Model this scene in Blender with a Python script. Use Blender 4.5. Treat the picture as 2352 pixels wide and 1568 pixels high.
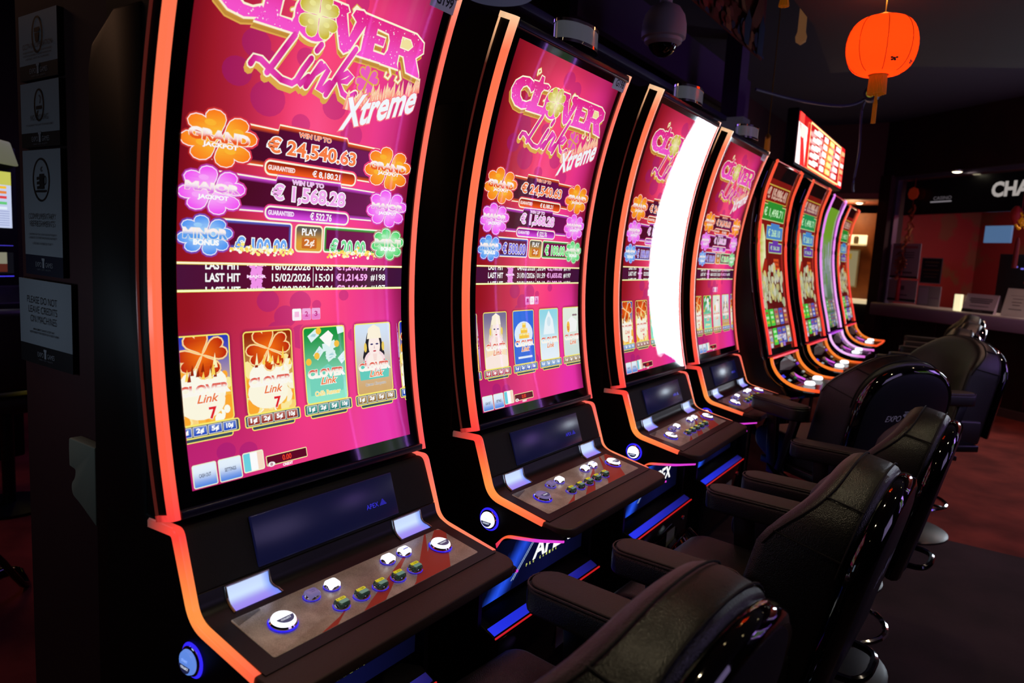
import bpy, bmesh, math, random
from mathutils import Vector, Matrix
from mathutils.geometry import tessellate_polygon
for _o in list(bpy.data.objects): bpy.data.objects.remove(_o)
SC = bpy.context.scene
COL = SC.collection
PI = math.pi
# ------------------------------------------------------------------ camera
YAW, PITCH, ROLL = math.radians(124.5233087), math.radians(-7.23427156), math.radians(3.15525474)
CPOS = Vector((-1.60162554, -1.20591014, 1.48974276))
_f = Vector((math.sin(YAW)*math.cos(PITCH), -math.cos(YAW)*math.cos(PITCH), math.sin(PITCH)))
_r = _f.cross(Vector((0, 0, 1))).normalized(); _u = _r.cross(_f)
_r2 = _r*math.cos(ROLL)+_u*math.sin(ROLL); _u2 = -_r*math.sin(ROLL)+_u*math.cos(ROLL)
cam = bpy.data.cameras.new('camera'); camo = bpy.data.objects.new('camera', cam); COL.objects.link(camo)
M = Matrix((( _r2.x, _u2.x, -_f.x, CPOS.x), (_r2.y, _u2.y, -_f.y, CPOS.y), (_r2.z, _u2.z, -_f.z, CPOS.z), (0, 0, 0, 1)))
camo.matrix_world = M
cam.sensor_width = 36.0; cam.lens = 1634.9008699/2352*36; cam.clip_start = 0.05; cam.clip_end = 60
cam.dof.use_dof = True; cam.dof.focus_distance = 1.95; cam.dof.aperture_fstop = 3.6; cam.dof.aperture_blades = 0
SC.camera = camo
# ------------------------------------------------------------------ world, exposure
SC.view_settings.view_transform = 'Standard'; SC.view_settings.look = 'None'
SC.view_settings.exposure = 0.0; SC.view_settings.gamma = 1.0; SC.view_settings.use_curve_mapping = False
W_ = bpy.data.worlds.new('night'); SC.world = W_; W_.use_nodes = True
W_.node_tree.nodes['Background'].inputs[0].default_value = (0.5, 0.3, 0.9, 1); W_.node_tree.nodes['Background'].inputs[1].default_value = 0.0025
SC.cycles.max_bounces = 6; SC.cycles.glossy_bounces = 4; SC.cycles.diffuse_bounces = 3; SC.cycles.transmission_bounces = 5; SC.cycles.transparent_max_bounces = 8
SC.cycles.caustics_reflective = False; SC.cycles.caustics_refractive = False; SC.cycles.sample_clamp_indirect = 4.0
SC.cycles.use_denoising = True
# ceiling downlights of the room: (x, y, z, watts, colour, cone degrees)
DOWNLIGHTS = [(-1.5, -.95, 2.72, 15, (1.0, .82, .52), 80), (-.35, -.85, 2.72, 15, (1.0, .82, .52), 80), (.80, -.85, 2.72, 15, (1.0, .82, .52), 80), (1.6, -1.9, 2.72, 14, (1.0, .84, .50), 100),
              (3.2, -1.9, 2.72, 16, (1.0, .74, .50), 100), (4.6, -1.9, 3.38, 44, (1.0, .50, .38), 105), (6.2, -1.8, 3.38, 40, (1.0, .50, .38), 105)]
# added area lamps with no visible source, filling the dim hall and column notices: (x, y, z, watts, colour, size, direction)
FILLS = [((2.5, 3.2, 3.3), 26, (.42, .22, 1.0), 2.5, (0, -.3, -1)), ((5.0, -4.6, 2.9), 70, (.50, .26, 1.0), 2.0, (.45, .8, -.25)), ((-1.27, .72, 1.27), .22, (.62, .80, 1.0), .12, (1, 0, 0)), ((-3.6, 1.6, 1.4), 2.2, (.55, .75, 1.0), .7, (1, -.15, 0)), ((1.0, -4.8, 2.6), 20, (.62, .48, 1.0), 2.0, (.0, 1, -.1)), ((-1.2, 3.6, 3.2), 9, (1.0, .50, .28), 1.0, (0, 0, -1))]
for _p, _e, _c, _s, _d in FILLS:
    _l = bpy.data.lights.new('fill_light', 'AREA'); _l.energy = _e; _l.color = _c; _l.size = _s
    _o = bpy.data.objects.new('fill_light', _l); COL.objects.link(_o); _o.location = _p; _o.rotation_euler = Vector(_d).to_track_quat('-Z', 'Y').to_euler()
# ------------------------------------------------------------------ helpers
def lin(c):
    return tuple(((x/255.0)/12.92 if x/255.0 <= .04045 else ((x/255.0+.055)/1.055)**2.4) for x in c)
def lerp(a, b, t): return a+(b-a)*t
def mix(a, b, t): return tuple(a[i]+(b[i]-a[i])*t for i in range(3))
def sst(a, b, x):
    t = min(1, max(0, (x-a)/(b-a))); return t*t*(3-2*t)
class MB:
    """collects geometry for ONE mesh object"""
    def __init__(s): s.v = []; s.f = []; s.c = []
    def add(s, vs, fs, col=None):
        n = len(s.v); s.v += [tuple(p) for p in vs]; s.f += [tuple(i+n for i in f) for f in fs]
        s.c += [col(p) if callable(col) else (col or (1, 1, 1)) for p in vs]; return s
    def box(s, lo, hi, col=None, rz=0, piv=None):
        x0, y0, z0 = lo; x1, y1, z1 = hi
        vs = [(x0, y0, z0), (x1, y0, z0), (x1, y1, z0), (x0, y1, z0), (x0, y0, z1), (x1, y0, z1), (x1, y1, z1), (x0, y1, z1)]
        if rz:
            cx, cy = piv or ((x0+x1)/2, (y0+y1)/2); c, q = math.cos(rz), math.sin(rz)
            vs = [(cx+(x-cx)*c-(y-cy)*q, cy+(x-cx)*q+(y-cy)*c, z) for x, y, z in vs]
        return s.add(vs, [(0, 3, 2, 1), (4, 5, 6, 7), (0, 1, 5, 4), (1, 2, 6, 5), (2, 3, 7, 6), (3, 0, 4, 7)], col)
    def prism(s, poly, a0, a1, axis='x', col=None):
        n = len(poly)
        def P(p, a): return (a, p[0], p[1]) if axis == 'x' else ((p[0], a, p[1]) if axis == 'y' else (p[0], p[1], a))
        vs = [P(p, a0) for p in poly]+[P(p, a1) for p in poly]
        fs = [tuple(range(n-1, -1, -1)), tuple(range(n, 2*n))]+[(i, (i+1) % n, n+(i+1) % n, n+i) for i in range(n)]
        return s.add(vs, fs, col)
    def strip(s, rows, col=None, closed=False):
        m = len(rows[0]); vs = [p for r in rows for p in r]; fs = []
        for i in range(len(rows)-1):
            for j in range(m if closed else m-1):
                k = (j+1) % m; fs.append((i*m+j, i*m+k, (i+1)*m+k, (i+1)*m+j))
        return s.add(vs, fs, col)
    def tube(s, path, r, n=8, col=None, closed=False, flat=1.0):
        P = [Vector(p) for p in path]; rows = []; up = Vector((0, 0, 1))
        N = len(P)
        for i in range(N):
            if closed: t = P[(i+1) % N]-P[i-1]
            else: t = P[min(i+1, N-1)]-P[max(i-1, 0)]
            t.normalize(); a = t.cross(up)
            if a.length < .05: a = t.cross(Vector((1, 0, 0)))
            a.normalize(); b = a.cross(t)
            rows.append([P[i]+a*(r*math.cos(2*PI*k/n))+b*(r*flat*math.sin(2*PI*k/n)) for k in range(n)])
        if closed: rows.append(rows[0])
        s.strip(rows, col, True)
        if not closed:
            for rw, rev in ((rows[0], 1), (rows[-1], 0)): s.add(rw, [tuple(range(n))[::-1] if rev else tuple(range(n))], col)
        return s
    def lathe(s, prof, n=32, c=(0, 0, 0), axis='z', col=None, sx=1, sy=1):
        rows = []
        for r, h in prof:
            row = []
            for k in range(n):
                a = 2*PI*k/n; x, y = r*math.cos(a)*sx, r*math.sin(a)*sy
                row.append((c[0]+x, c[1]+y, c[2]+h) if axis == 'z' else ((c[0]+h, c[1]+x, c[2]+y) if axis == 'x' else (c[0]+x, c[1]-h, c[2]+y)))
            rows.append(row)
        s.strip(rows, col, True)
        if prof[0][0] > 1e-6: s.add(rows[0], [tuple(range(n))[::-1]], col)
        if prof[-1][0] > 1e-6: s.add(rows[-1], [tuple(range(n))], col)
        return s
    def mapped(s, fn): s.v = [tuple(fn(p)) for p in s.v]; return s
    def mesh(s, name, bevel=0, seg=2, ang=38, smooth=True, weld=True):
        bm = bmesh.new(); lay = bm.verts.layers.float_color.new('Col')
        for p, c in zip(s.v, s.c):
            v = bm.verts.new(p); v[lay] = (c[0], c[1], c[2], 1)
        bm.verts.ensure_lookup_table()
        for f in s.f:
            if len(set(f)) < 3: continue
            try: bm.faces.new([bm.verts[i] for i in f])
            except ValueError: pass
        if weld: bmesh.ops.remove_doubles(bm, verts=bm.verts, dist=1e-5)
        if weld: bmesh.ops.recalc_face_normals(bm, faces=bm.faces)
        if bevel:
            es = [e for e in bm.edges if len(e.link_faces) == 2 and e.calc_face_angle(0) > math.radians(ang)]
            bmesh.ops.bevel(bm, geom=es, offset=bevel, segments=seg, affect='EDGES', profile=.5, clamp_overlap=True)
        me = bpy.data.meshes.new(name); bm.to_mesh(me); bm.free()
        if smooth:
            me.shade_smooth(); me.set_sharp_from_angle(angle=math.radians(42 if not bevel else 50))
        return me
CACHE = {}
def link(name, me, mat, parent=None, loc=None, rz=None):
    if mat is not None and not me.materials: me.materials.append(mat)
    o = bpy.data.objects.new(name, me); COL.objects.link(o)
    if parent is not None: o.parent = parent
    if loc: o.location = loc
    if rz: o.rotation_euler.z = rz
    return o
def obj(name, mb, mat, parent=None, bevel=0, seg=2, key=None, smooth=True, weld=True, **k):
    if key and key in CACHE: return link(name, CACHE[key], mat, parent, **k)
    me = (mb() if callable(mb) else mb).mesh(name, bevel, seg, smooth=smooth, weld=weld)
    if key: CACHE[key] = me
    return link(name, me, mat, parent, **k)
def tag(o, label, cat, group=None, kind=None):
    o['label'] = label; o['category'] = cat
    if group: o['group'] = group
    if kind: o['kind'] = kind
    return o
def thing(name, label, cat, loc=(0, 0, 0), rz=0, group=None):
    o = bpy.data.objects.new(name, None); COL.objects.link(o); o.empty_display_size = .1
    o.location = loc; o.rotation_euler.z = rz
    return tag(o, label, cat, group)
def struct(o): o['kind'] = 'structure'; return o
# ------------------------------------------------------------------ materials
def mat(name, col, rough=.5, metal=0, spec=.5, coat=0, emit=None, es=0, bump=None, noise=None, alpha=1, trans=0):
    m = bpy.data.materials.new(name); m.use_nodes = True; nt = m.node_tree; b = nt.nodes['Principled BSDF']
    b.inputs['Base Color'].default_value = (*lin(col), 1); b.inputs['Roughness'].default_value = rough; b.inputs['Metallic'].default_value = metal
    b.inputs['Specular IOR Level'].default_value = spec; b.inputs['Coat Weight'].default_value = coat; b.inputs['Coat Roughness'].default_value = .04
    b.inputs['Alpha'].default_value = alpha; b.inputs['Transmission Weight'].default_value = trans
    if emit: b.inputs['Emission Color'].default_value = (*lin(emit), 1); b.inputs['Emission Strength'].default_value = es
    if bump or noise:
        tc = nt.nodes.new('ShaderNodeTexCoord')
    if bump:
        kind, sc, st = bump
        if kind == 'leather':
            t = nt.nodes.new('ShaderNodeTexVoronoi'); t.feature = 'F1'; out = 'Distance'
        else:
            t = nt.nodes.new('ShaderNodeTexNoise'); t.inputs['Detail'].default_value = 3; out = 'Fac'
        t.inputs['Scale'].default_value = sc; nt.links.new(tc.outputs['Object'], t.inputs['Vector'])
        bp = nt.nodes.new('ShaderNodeBump'); bp.inputs['Strength'].default_value = st; bp.inputs['Distance'].default_value = .002
        nt.links.new(t.outputs[out], bp.inputs['Height']); nt.links.new(bp.outputs['Normal'], b.inputs['Normal'])
    if noise:
        c2, sc, lo, hi = noise
        t = nt.nodes.new('ShaderNodeTexNoise'); t.inputs['Scale'].default_value = sc; t.inputs['Detail'].default_value = 5
        nt.links.new(tc.outputs['Object'], t.inputs['Vector'])
        r = nt.nodes.new('ShaderNodeValToRGB'); r.color_ramp.elements[0].position = lo; r.color_ramp.elements[1].position = hi
        r.color_ramp.elements[0].color = (*lin(col), 1); r.color_ramp.elements[1].color = (*lin(c2), 1)
        nt.links.new(t.outputs['Fac'], r.inputs['Fac']); nt.links.new(r.outputs['Color'], b.inputs['Base Color'])
    return m
def mat_attr(name, strength=1.0, rough=.3, spec=.5, base=(8, 8, 8), sampling=None, baseattr=False):
    m = mat(name, base, rough, spec=spec); nt = m.node_tree; b = nt.nodes['Principled BSDF']
    a = nt.nodes.new('ShaderNodeAttribute'); a.attribute_name = 'Col'
    if baseattr: nt.links.new(a.outputs['Color'], b.inputs['Base Color'])
    else:
        nt.links.new(a.outputs['Color'], b.inputs['Emission Color']); b.inputs['Emission Strength'].default_value = strength
    if sampling: m.cycles.emission_sampling = sampling
    return m
BLACK = mat('black_cabinet', (9, 9, 11), .5, spec=.22, bump=('noise', 220, .05))
GLOSS = mat('black_gloss', (5, 5, 7), .06)
BEZEL = mat('bezel_glass', (3, 3, 5), .045)
NAVYTRIM = mat('navy_trim', (22, 22, 52), .3)
SCREEN = mat_attr('display', 1.0, .5, .0, base=(2, 2, 2))
SCREENFAR = mat_attr('display_far', 3.2, .05, .4, base=(2, 2, 2))
INK = mat_attr('printed_ink', baseattr=True, rough=.55)
LIGHT = mat_attr('light_guide', 1.0, .25, .5, base=(60, 50, 48))
FABRIC = mat('speaker_cloth', (12, 12, 15), .75, bump=('noise', 700, .6))
LCD = mat('dark_display', (8, 9, 26), .25, emit=(12, 14, 44), es=1.0)
DECK = mat('deck_plastic', (38, 30, 28), .32, bump=('noise', 500, .12))
PANELMETAL = mat('panel_satin', (30, 29, 30), .34, metal=.4)
TRAY = mat('tray_skin', (62, 46, 43), .48, bump=('noise', 260, .25))
CHROME = mat('chrome', (235, 235, 240), .07, metal=1)
DARKCHROME = mat('dark_chrome', (70, 70, 78), .1, metal=1)
SILVER = mat('silver', (190, 185, 178), .3, metal=.8)
WHITELIT = mat('button_lit', (240, 240, 250), .2, emit=(245, 248, 255), es=1.6)
LILAC = mat('button_lilac', (150, 145, 180), .15, emit=(120, 110, 175), es=.55)
CLEARGREEN = mat('button_clear', (52, 70, 64), .08, emit=(40, 62, 54), es=.35, coat=1)
BLUEGLOW = mat('blue_glow', (20, 20, 120), .2, emit=(52, 40, 255), es=1.0)
LEATHER = mat('black_leather', (20, 19, 18), .36, spec=.55, bump=('leather', 420, .35))
LEATHERTOP = mat('armrest_skin', (48, 40, 37), .5, bump=('leather', 500, .25))
CLOTH = mat('black_cloth', (9, 9, 11), .85, bump=('noise', 600, .3))
PIANO = mat('piano_black', (4, 4, 5), .05, coat=.6)
NAVY = mat('navy_panel', (18, 24, 34), .42)
BLUECLOTH = mat('blue_vinyl', (24, 28, 74), .4)
DARKMETAL = mat('dark_metal', (16, 16, 18), .35, metal=.3)
def grain_mat():
    m = mat('button_plate', (150, 138, 122), .32, metal=.15); nt = m.node_tree; b = nt.nodes['Principled BSDF']
    tc = nt.nodes.new('ShaderNodeTexCoord')
    n1 = nt.nodes.new('ShaderNodeTexNoise'); n1.inputs['Scale'].default_value = 900; n1.inputs['Detail'].default_value = 1
    n2 = nt.nodes.new('ShaderNodeTexNoise'); n2.inputs['Scale'].default_value = 14; n2.inputs['Detail'].default_value = 6; n2.inputs['Distortion'].default_value = 1.2
    r = nt.nodes.new('ShaderNodeValToRGB'); e = r.color_ramp.elements
    e[0].position = .32; e[0].color = (*lin((165, 152, 136)), 1); e[1].position = .68; e[1].color = (*lin((255, 250, 238)), 1)
    mx = nt.nodes.new('ShaderNodeMix'); mx.data_type = 'FLOAT'; mx.inputs[0].default_value = .45
    nt.links.new(tc.outputs['Object'], n1.inputs['Vector']); nt.links.new(tc.outputs['Object'], n2.inputs['Vector'])
    nt.links.new(n1.outputs['Fac'], mx.inputs[2]); nt.links.new(n2.outputs['Fac'], mx.inputs[3])
    nt.links.new(mx.outputs[0], r.inputs['Fac']); nt.links.new(r.outputs['Color'], b.inputs['Base Color'])
    return m
PLATE = grain_mat()
def pane_mat(name, tint, base, amp, rough=.02):
    m = bpy.data.materials.new(name); m.use_nodes = True; nt = m.node_tree; nt.nodes.clear(); N = nt.nodes.new
    o = N('ShaderNodeOutputMaterial'); a = N('ShaderNodeBsdfTransparent'); a.inputs[0].default_value = (*tint, 1); g = N('ShaderNodeBsdfGlossy'); g.inputs['Roughness'].default_value = rough
    f = N('ShaderNodeLayerWeight'); f.inputs[0].default_value = .5; p = N('ShaderNodeMath'); p.operation = 'POWER'; p.inputs[1].default_value = 4
    q = N('ShaderNodeMath'); q.operation = 'MULTIPLY_ADD'; q.inputs[1].default_value = amp; q.inputs[2].default_value = base; x = N('ShaderNodeMixShader')
    nt.links.new(f.outputs['Facing'], p.inputs[0]); nt.links.new(p.outputs[0], q.inputs[0]); nt.links.new(q.outputs[0], x.inputs[0]); nt.links.new(a.outputs[0], x.inputs[1]); nt.links.new(g.outputs[0], x.inputs[2]); nt.links.new(x.outputs[0], o.inputs[0]); return m
COVER = pane_mat('screen_cover', (1, 1, 1), .04, .5)
PANE = pane_mat('window_pane', (.9, .92, .94), .05, .6)
# ------------------------------------------------------------------ text and flat artwork
TCACHE = {}
def glyphs(txt, off=0.0, shear=0.0):
    k = (txt, off, shear)
    if k in TCACHE: return TCACHE[k]
    c = bpy.data.curves.new('t', 'FONT'); c.body = txt; c.offset = off; c.shear = shear; c.resolution_u = 3; c.fill_mode = 'FRONT'
    o = bpy.data.objects.new('t', c); m = o.to_mesh()
    r = ([(v.co.x, v.co.y) for v in m.vertices], [tuple(p.vertices) for p in m.polygons])
    o.to_mesh_clear(); bpy.data.objects.remove(o); bpy.data.curves.remove(c); TCACHE[k] = r; return r
def cut(P, ax, lim, sg):
    Q = []
    for i in range(len(P)):
        a, b = P[i-1], P[i]; da, db = (a[ax]-lim)*sg, (b[ax]-lim)*sg
        if (da >= 0) != (db >= 0):
            t = da/(da-db); Q.append(tuple(x+(y-x)*t for x, y in zip(a, b)))
        if db >= 0: Q.append(b)
    return Q
def clip_poly(P, lo, hi):
    for ax, lim, sg in ((0, lo[0], 1), (0, hi[0], -1), (1, lo[1], 1), (1, hi[1], -1)):
        P = cut(P, ax, lim, sg)
        if len(P) < 3: return []
    return P
def bands(P, h):
    """slices a polygon at multiples of h so that it follows a surface bent along v"""
    v0, v1 = min(p[1] for p in P), max(p[1] for p in P); a, b = math.floor(v0/h+1e-6), math.ceil(v1/h-1e-6)
    if b-a <= 1: return [P]
    out = []
    for k in range(a, b):
        Q = cut(P, 1, k*h, 1)
        if len(Q) > 2: Q = cut(Q, 1, (k+1)*h, -1)
        if len(Q) > 2: out.append(Q)
    return out
class Draw:
    """flat artwork in (u, v) metres; every call lies a hair above the last; fn maps (u, v, height) to 3-D"""
    def __init__(s, lo, hi, step=.00001): s.lo = lo; s.hi = hi; s.h = 0; s.step = step; s.mb = MB(); s.top = 0; s.band = 0
    def up(s): s.h += s.step; s.top = max(s.top, s.h)
    def raw(s, polys, col, clip=None):
        lo, hi = clip or (s.lo, s.hi)
        for P in polys:
            if any(p[0] < lo[0] or p[0] > hi[0] or p[1] < lo[1] or p[1] > hi[1] for p in P): P = clip_poly(P, lo, hi)
            if len(P) < 3: continue
            for Q in (bands(P, s.band) if s.band else (P,)):
                n = len(s.mb.v); s.mb.v += [(p[0], p[1], s.h) for p in Q]; s.mb.c += [p[2:5] if len(p) > 2 else (col(p) if callable(col) else lin(col)) for p in Q]; s.mb.f.append(tuple(range(n, n+len(Q))))
    def fill(s, P, col, holes=(), clip=None, up=True):
        if up: s.up()
        L = [[Vector((p[0], p[1], 0)) for p in q] for q in (P, *holes)]; flat = [p for q in L for p in q]
        s.raw([[(flat[i].x, flat[i].y) for i in t] for t in tessellate_polygon(L)], col, clip)
    def rect(s, u0, v0, u1, v1, col, clip=None, r=0):
        P = rrect(u0, v0, u1, v1, r) if r else [(u0, v0), (u1, v0), (u1, v1), (u0, v1)]
        s.up(); s.raw([P], col, clip)
    def grid(s, u0, v0, u1, v1, nu, nv, col):
        s.up(); polys = []
        for i in range(nu):
            for j in range(nv):
                a, b = lerp(u0, u1, i/nu), lerp(u0, u1, (i+1)/nu); c, d = lerp(v0, v1, j/nv), lerp(v0, v1, (j+1)/nv)
                polys.append([(a, c), (b, c), (b, d), (a, d)])
        s.raw(polys, col)
    def ring(s, P, w0, w1, c0, c1=None, closed=True, clip=None):
        """band along P from offset w0 to w1 (outside positive for counter-clockwise)"""
        s.up(); n = len(P); A = []; B = []
        for i in range(n):
            a = P[i-1] if (closed or i > 0) else P[i]; b = P[(i+1) % n] if (closed or i < n-1) else P[i]
            dx, dy = b[0]-a[0], b[1]-a[1]; l = math.hypot(dx, dy) or 1; nx, ny = dy/l, -dx/l
            A.append((P[i][0]+nx*w0, P[i][1]+ny*w0)); B.append((P[i][0]+nx*w1, P[i][1]+ny*w1))
        for i in range(n if closed else n-1):
            k = (i+1) % n; q = [A[i], A[k], B[k], B[i]]; e = [c0, c0, c1 or c0, c1 or c0]
            s.raw([[(*p, *(x(p) if callable(x) else lin(x))) for p, x in zip(q, e)]], None, clip)
    def stroke(s, path, w, col, clip=None):
        s.ring(path, -w/2, w/2, col, closed=False, clip=clip)
        for p in (path[0], path[-1]): s.raw([ell(p[0], p[1], w/2, w/2, 8)], col, clip)
    def text(s, txt, u0, v0, u1, v1, col, off=0, outline=None, ow=0, shear=0, clip=None, axes=None):
        V0, _ = glyphs(txt, 0, shear)
        if not V0: return
        x0 = min(p[0] for p in V0); x1 = max(p[0] for p in V0); y0 = min(p[1] for p in V0); y1 = max(p[1] for p in V0)
        def put(offs, c):
            s.up(); V, F = glyphs(txt, offs, shear); Q = []
            for x, y in V:
                a, b = (x-x0)/(x1-x0), (y-y0)/(y1-y0)
                if axes: Q.append((axes[0][0]+a*axes[1][0]+b*axes[2][0], axes[0][1]+a*axes[1][1]+b*axes[2][1]))
                else: Q.append((lerp(u0, u1, a), lerp(v0, v1, b)))
            s.raw([[Q[i] for i in f] for f in F], c, clip)
        if outline: put(off+ow, outline)
        put(off, col)
    def mapped(s, fn): s.mb.v = [fn(*p) for p in s.mb.v]; return s.mb
def rrect(u0, v0, u1, v1, r, n=4):
    P = []
    for cx, cy, a0 in ((u1-r, v0+r, -90), (u1-r, v1-r, 0), (u0+r, v1-r, 90), (u0+r, v0+r, 180)):
        for k in range(n+1):
            a = math.radians(a0+90*k/n); P.append((cx+r*math.cos(a), cy+r*math.sin(a)))
    return P
def ell(cx, cy, rx, ry, n=20, a=0):
    return [(cx+rx*math.cos(2*PI*k/n+a), cy+ry*math.sin(2*PI*k/n+a)) for k in range(n)]
def heart(cx, cy, ang, L, w, n=24):
    """petal of a clover with its tip at (cx, cy)"""
    P = []
    for k in range(n):
        t = 2*PI*k/n; x = math.sin(t)**3*w*.5
        y = (13*math.cos(t)-5*math.cos(2*t)-2*math.cos(3*t)-math.cos(4*t)+17)/29.0*L
        P.append((x, y))
    c, q = math.cos(ang), math.sin(ang)
    return [(cx+x*c-y*q, cy+x*q+y*c) for x, y in P][::-1]
def clover(D, cx, cy, rx, ry, base, hi, line=None, glow=None, rot=.35, lw=.0016, clip=None, bg=None):
    pet = []
    for k in range(4):
        a = rot+PI/2*k; P = heart(0, 0, a, 1.0, 1.05)
        pet.append([(cx+x*rx, cy+y*ry) for x, y in P])
    if glow and bg:
        for P in pet: D.ring(P, 0, .006, glow, bg, clip=clip)
    for P in pet:
        if line: D.ring(P, -lw*.4, lw, line, clip=clip)
        D.fill(P, lambda p: mix(lin(hi), lin(base), min(1, math.hypot((p[0]-cx)/rx, (p[1]-cy)/ry)*1.0)), clip=clip)
        mx, my = sum(p[0] for p in P)/len(P), sum(p[1] for p in P)/len(P)
        D.up(); D.raw([ell(lerp(cx, mx, .95), lerp(cy, my, .95)+ry*.06, rx*.16, ry*.12, 10)], mixc(base, hi, .7), clip)
def mixc(a, b, t): return tuple(a[i]+(b[i]-a[i])*t for i in range(3))
# ------------------------------------------------------------------ clover game artwork (screen space 0.6036 x 1.068 m)
SW, SH = .6036, 1.0679
def bgcol(p):
    u, v = p[0], p[1]; x, y = u/SW, v/SH
    n = .5+.22*math.sin(7.1*x+5.3*y+.8)+.16*math.sin(15*x-9*y+2)+.12*math.sin(23*y+11*x)
    c = mix(lin((150, 20, 30)), lin((255, 66, 118)), sst(0, .52, x)*(.72+.38*n))
    m = sst(.52, .95, x)*.75+sst(.32, .02, y)*.35
    c = mix(c, lin((238, 52, 172)), min(1, m*(.7+.5*n)))
    c = mix(c, lin((255, 110, 175)), max(0, 1-abs(x-.5)/.16)*.5*max(0, 1-abs(y-.52)/.42))
    c = mix(c, lin((150, 18, 44)), sst(.74, 1, x)*.75*sst(.2, .5, y))
    c = mix(c, lin((96, 8, 30)), sst(.9, 1, x)*.7+sst(.07, 0, x)*.6*sst(.35, .6, y))
    c = mix(c, lin((140, 18, 40)), sst(.93, 1.0, y)*.45)
    return c
def dark(p, k=.5): return mix(bgcol(p), lin((150, 22, 120)), k)
GOLD, CREAM, PINK = (226, 172, 78), (255, 246, 214), (236, 58, 160)
LET = {
 'C': [[(1, .78), (.86, .92), (.6, 1), (.3, .95), (.08, .76), (0, .5), (.08, .24), (.3, .05), (.6, 0), (.85, .08), (1, .24), (.9, .34), (.74, .24), (.56, .24), (.42, .36), (.37, .52), (.44, .68), (.58, .76), (.74, .7), (.84, .6), (.9, .66)]],
 'L': [[(.02, 0), (.95, .02), (1, .42), (.86, .5), (.78, .26), (.5, .26), (.52, .72), (.6, .84), (.82, .86), (.86, .97), (.72, 1.03), (.5, 1.0), (.46, 1.2), (.34, 1.22), (.3, 1.0), (.06, .98), (.1, .88), (.2, .84), (.16, .2)]],
 'V': [[(.02, 1), (.44, 1), (.5, .9), (.44, .84), (.62, .34), (.74, .74), (.6, .86), (.66, 1.0), (.86, 1.04), (1, .96), (1.02, .78), (.7, .04), (.56, -.06), (.44, .02), (.14, .84)]],
 'E': [[(.04, 0), (.96, .02), (1, .38), (.84, .36), (.78, .22), (.46, .22), (.46, .42), (.7, .42), (.72, .62), (.46, .62), (.46, .78), (.78, .76), (.84, .62), (.98, .64), (.96, 1), (.02, 1), (.14, .86), (.14, .14)]],
 'R': [[(0, 0), (.46, 0), (.4, .12), (.4, .36), (.52, .36), (.66, 0), (1.05, -.06), (.96, .1), (.82, .42), (.98, .62), (.94, .86), (.72, 1), (.02, 1), (.12, .88), (.12, .12)], [(.4, .56), (.4, .8), (.6, .8), (.68, .68), (.6, .56)]]}
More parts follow.
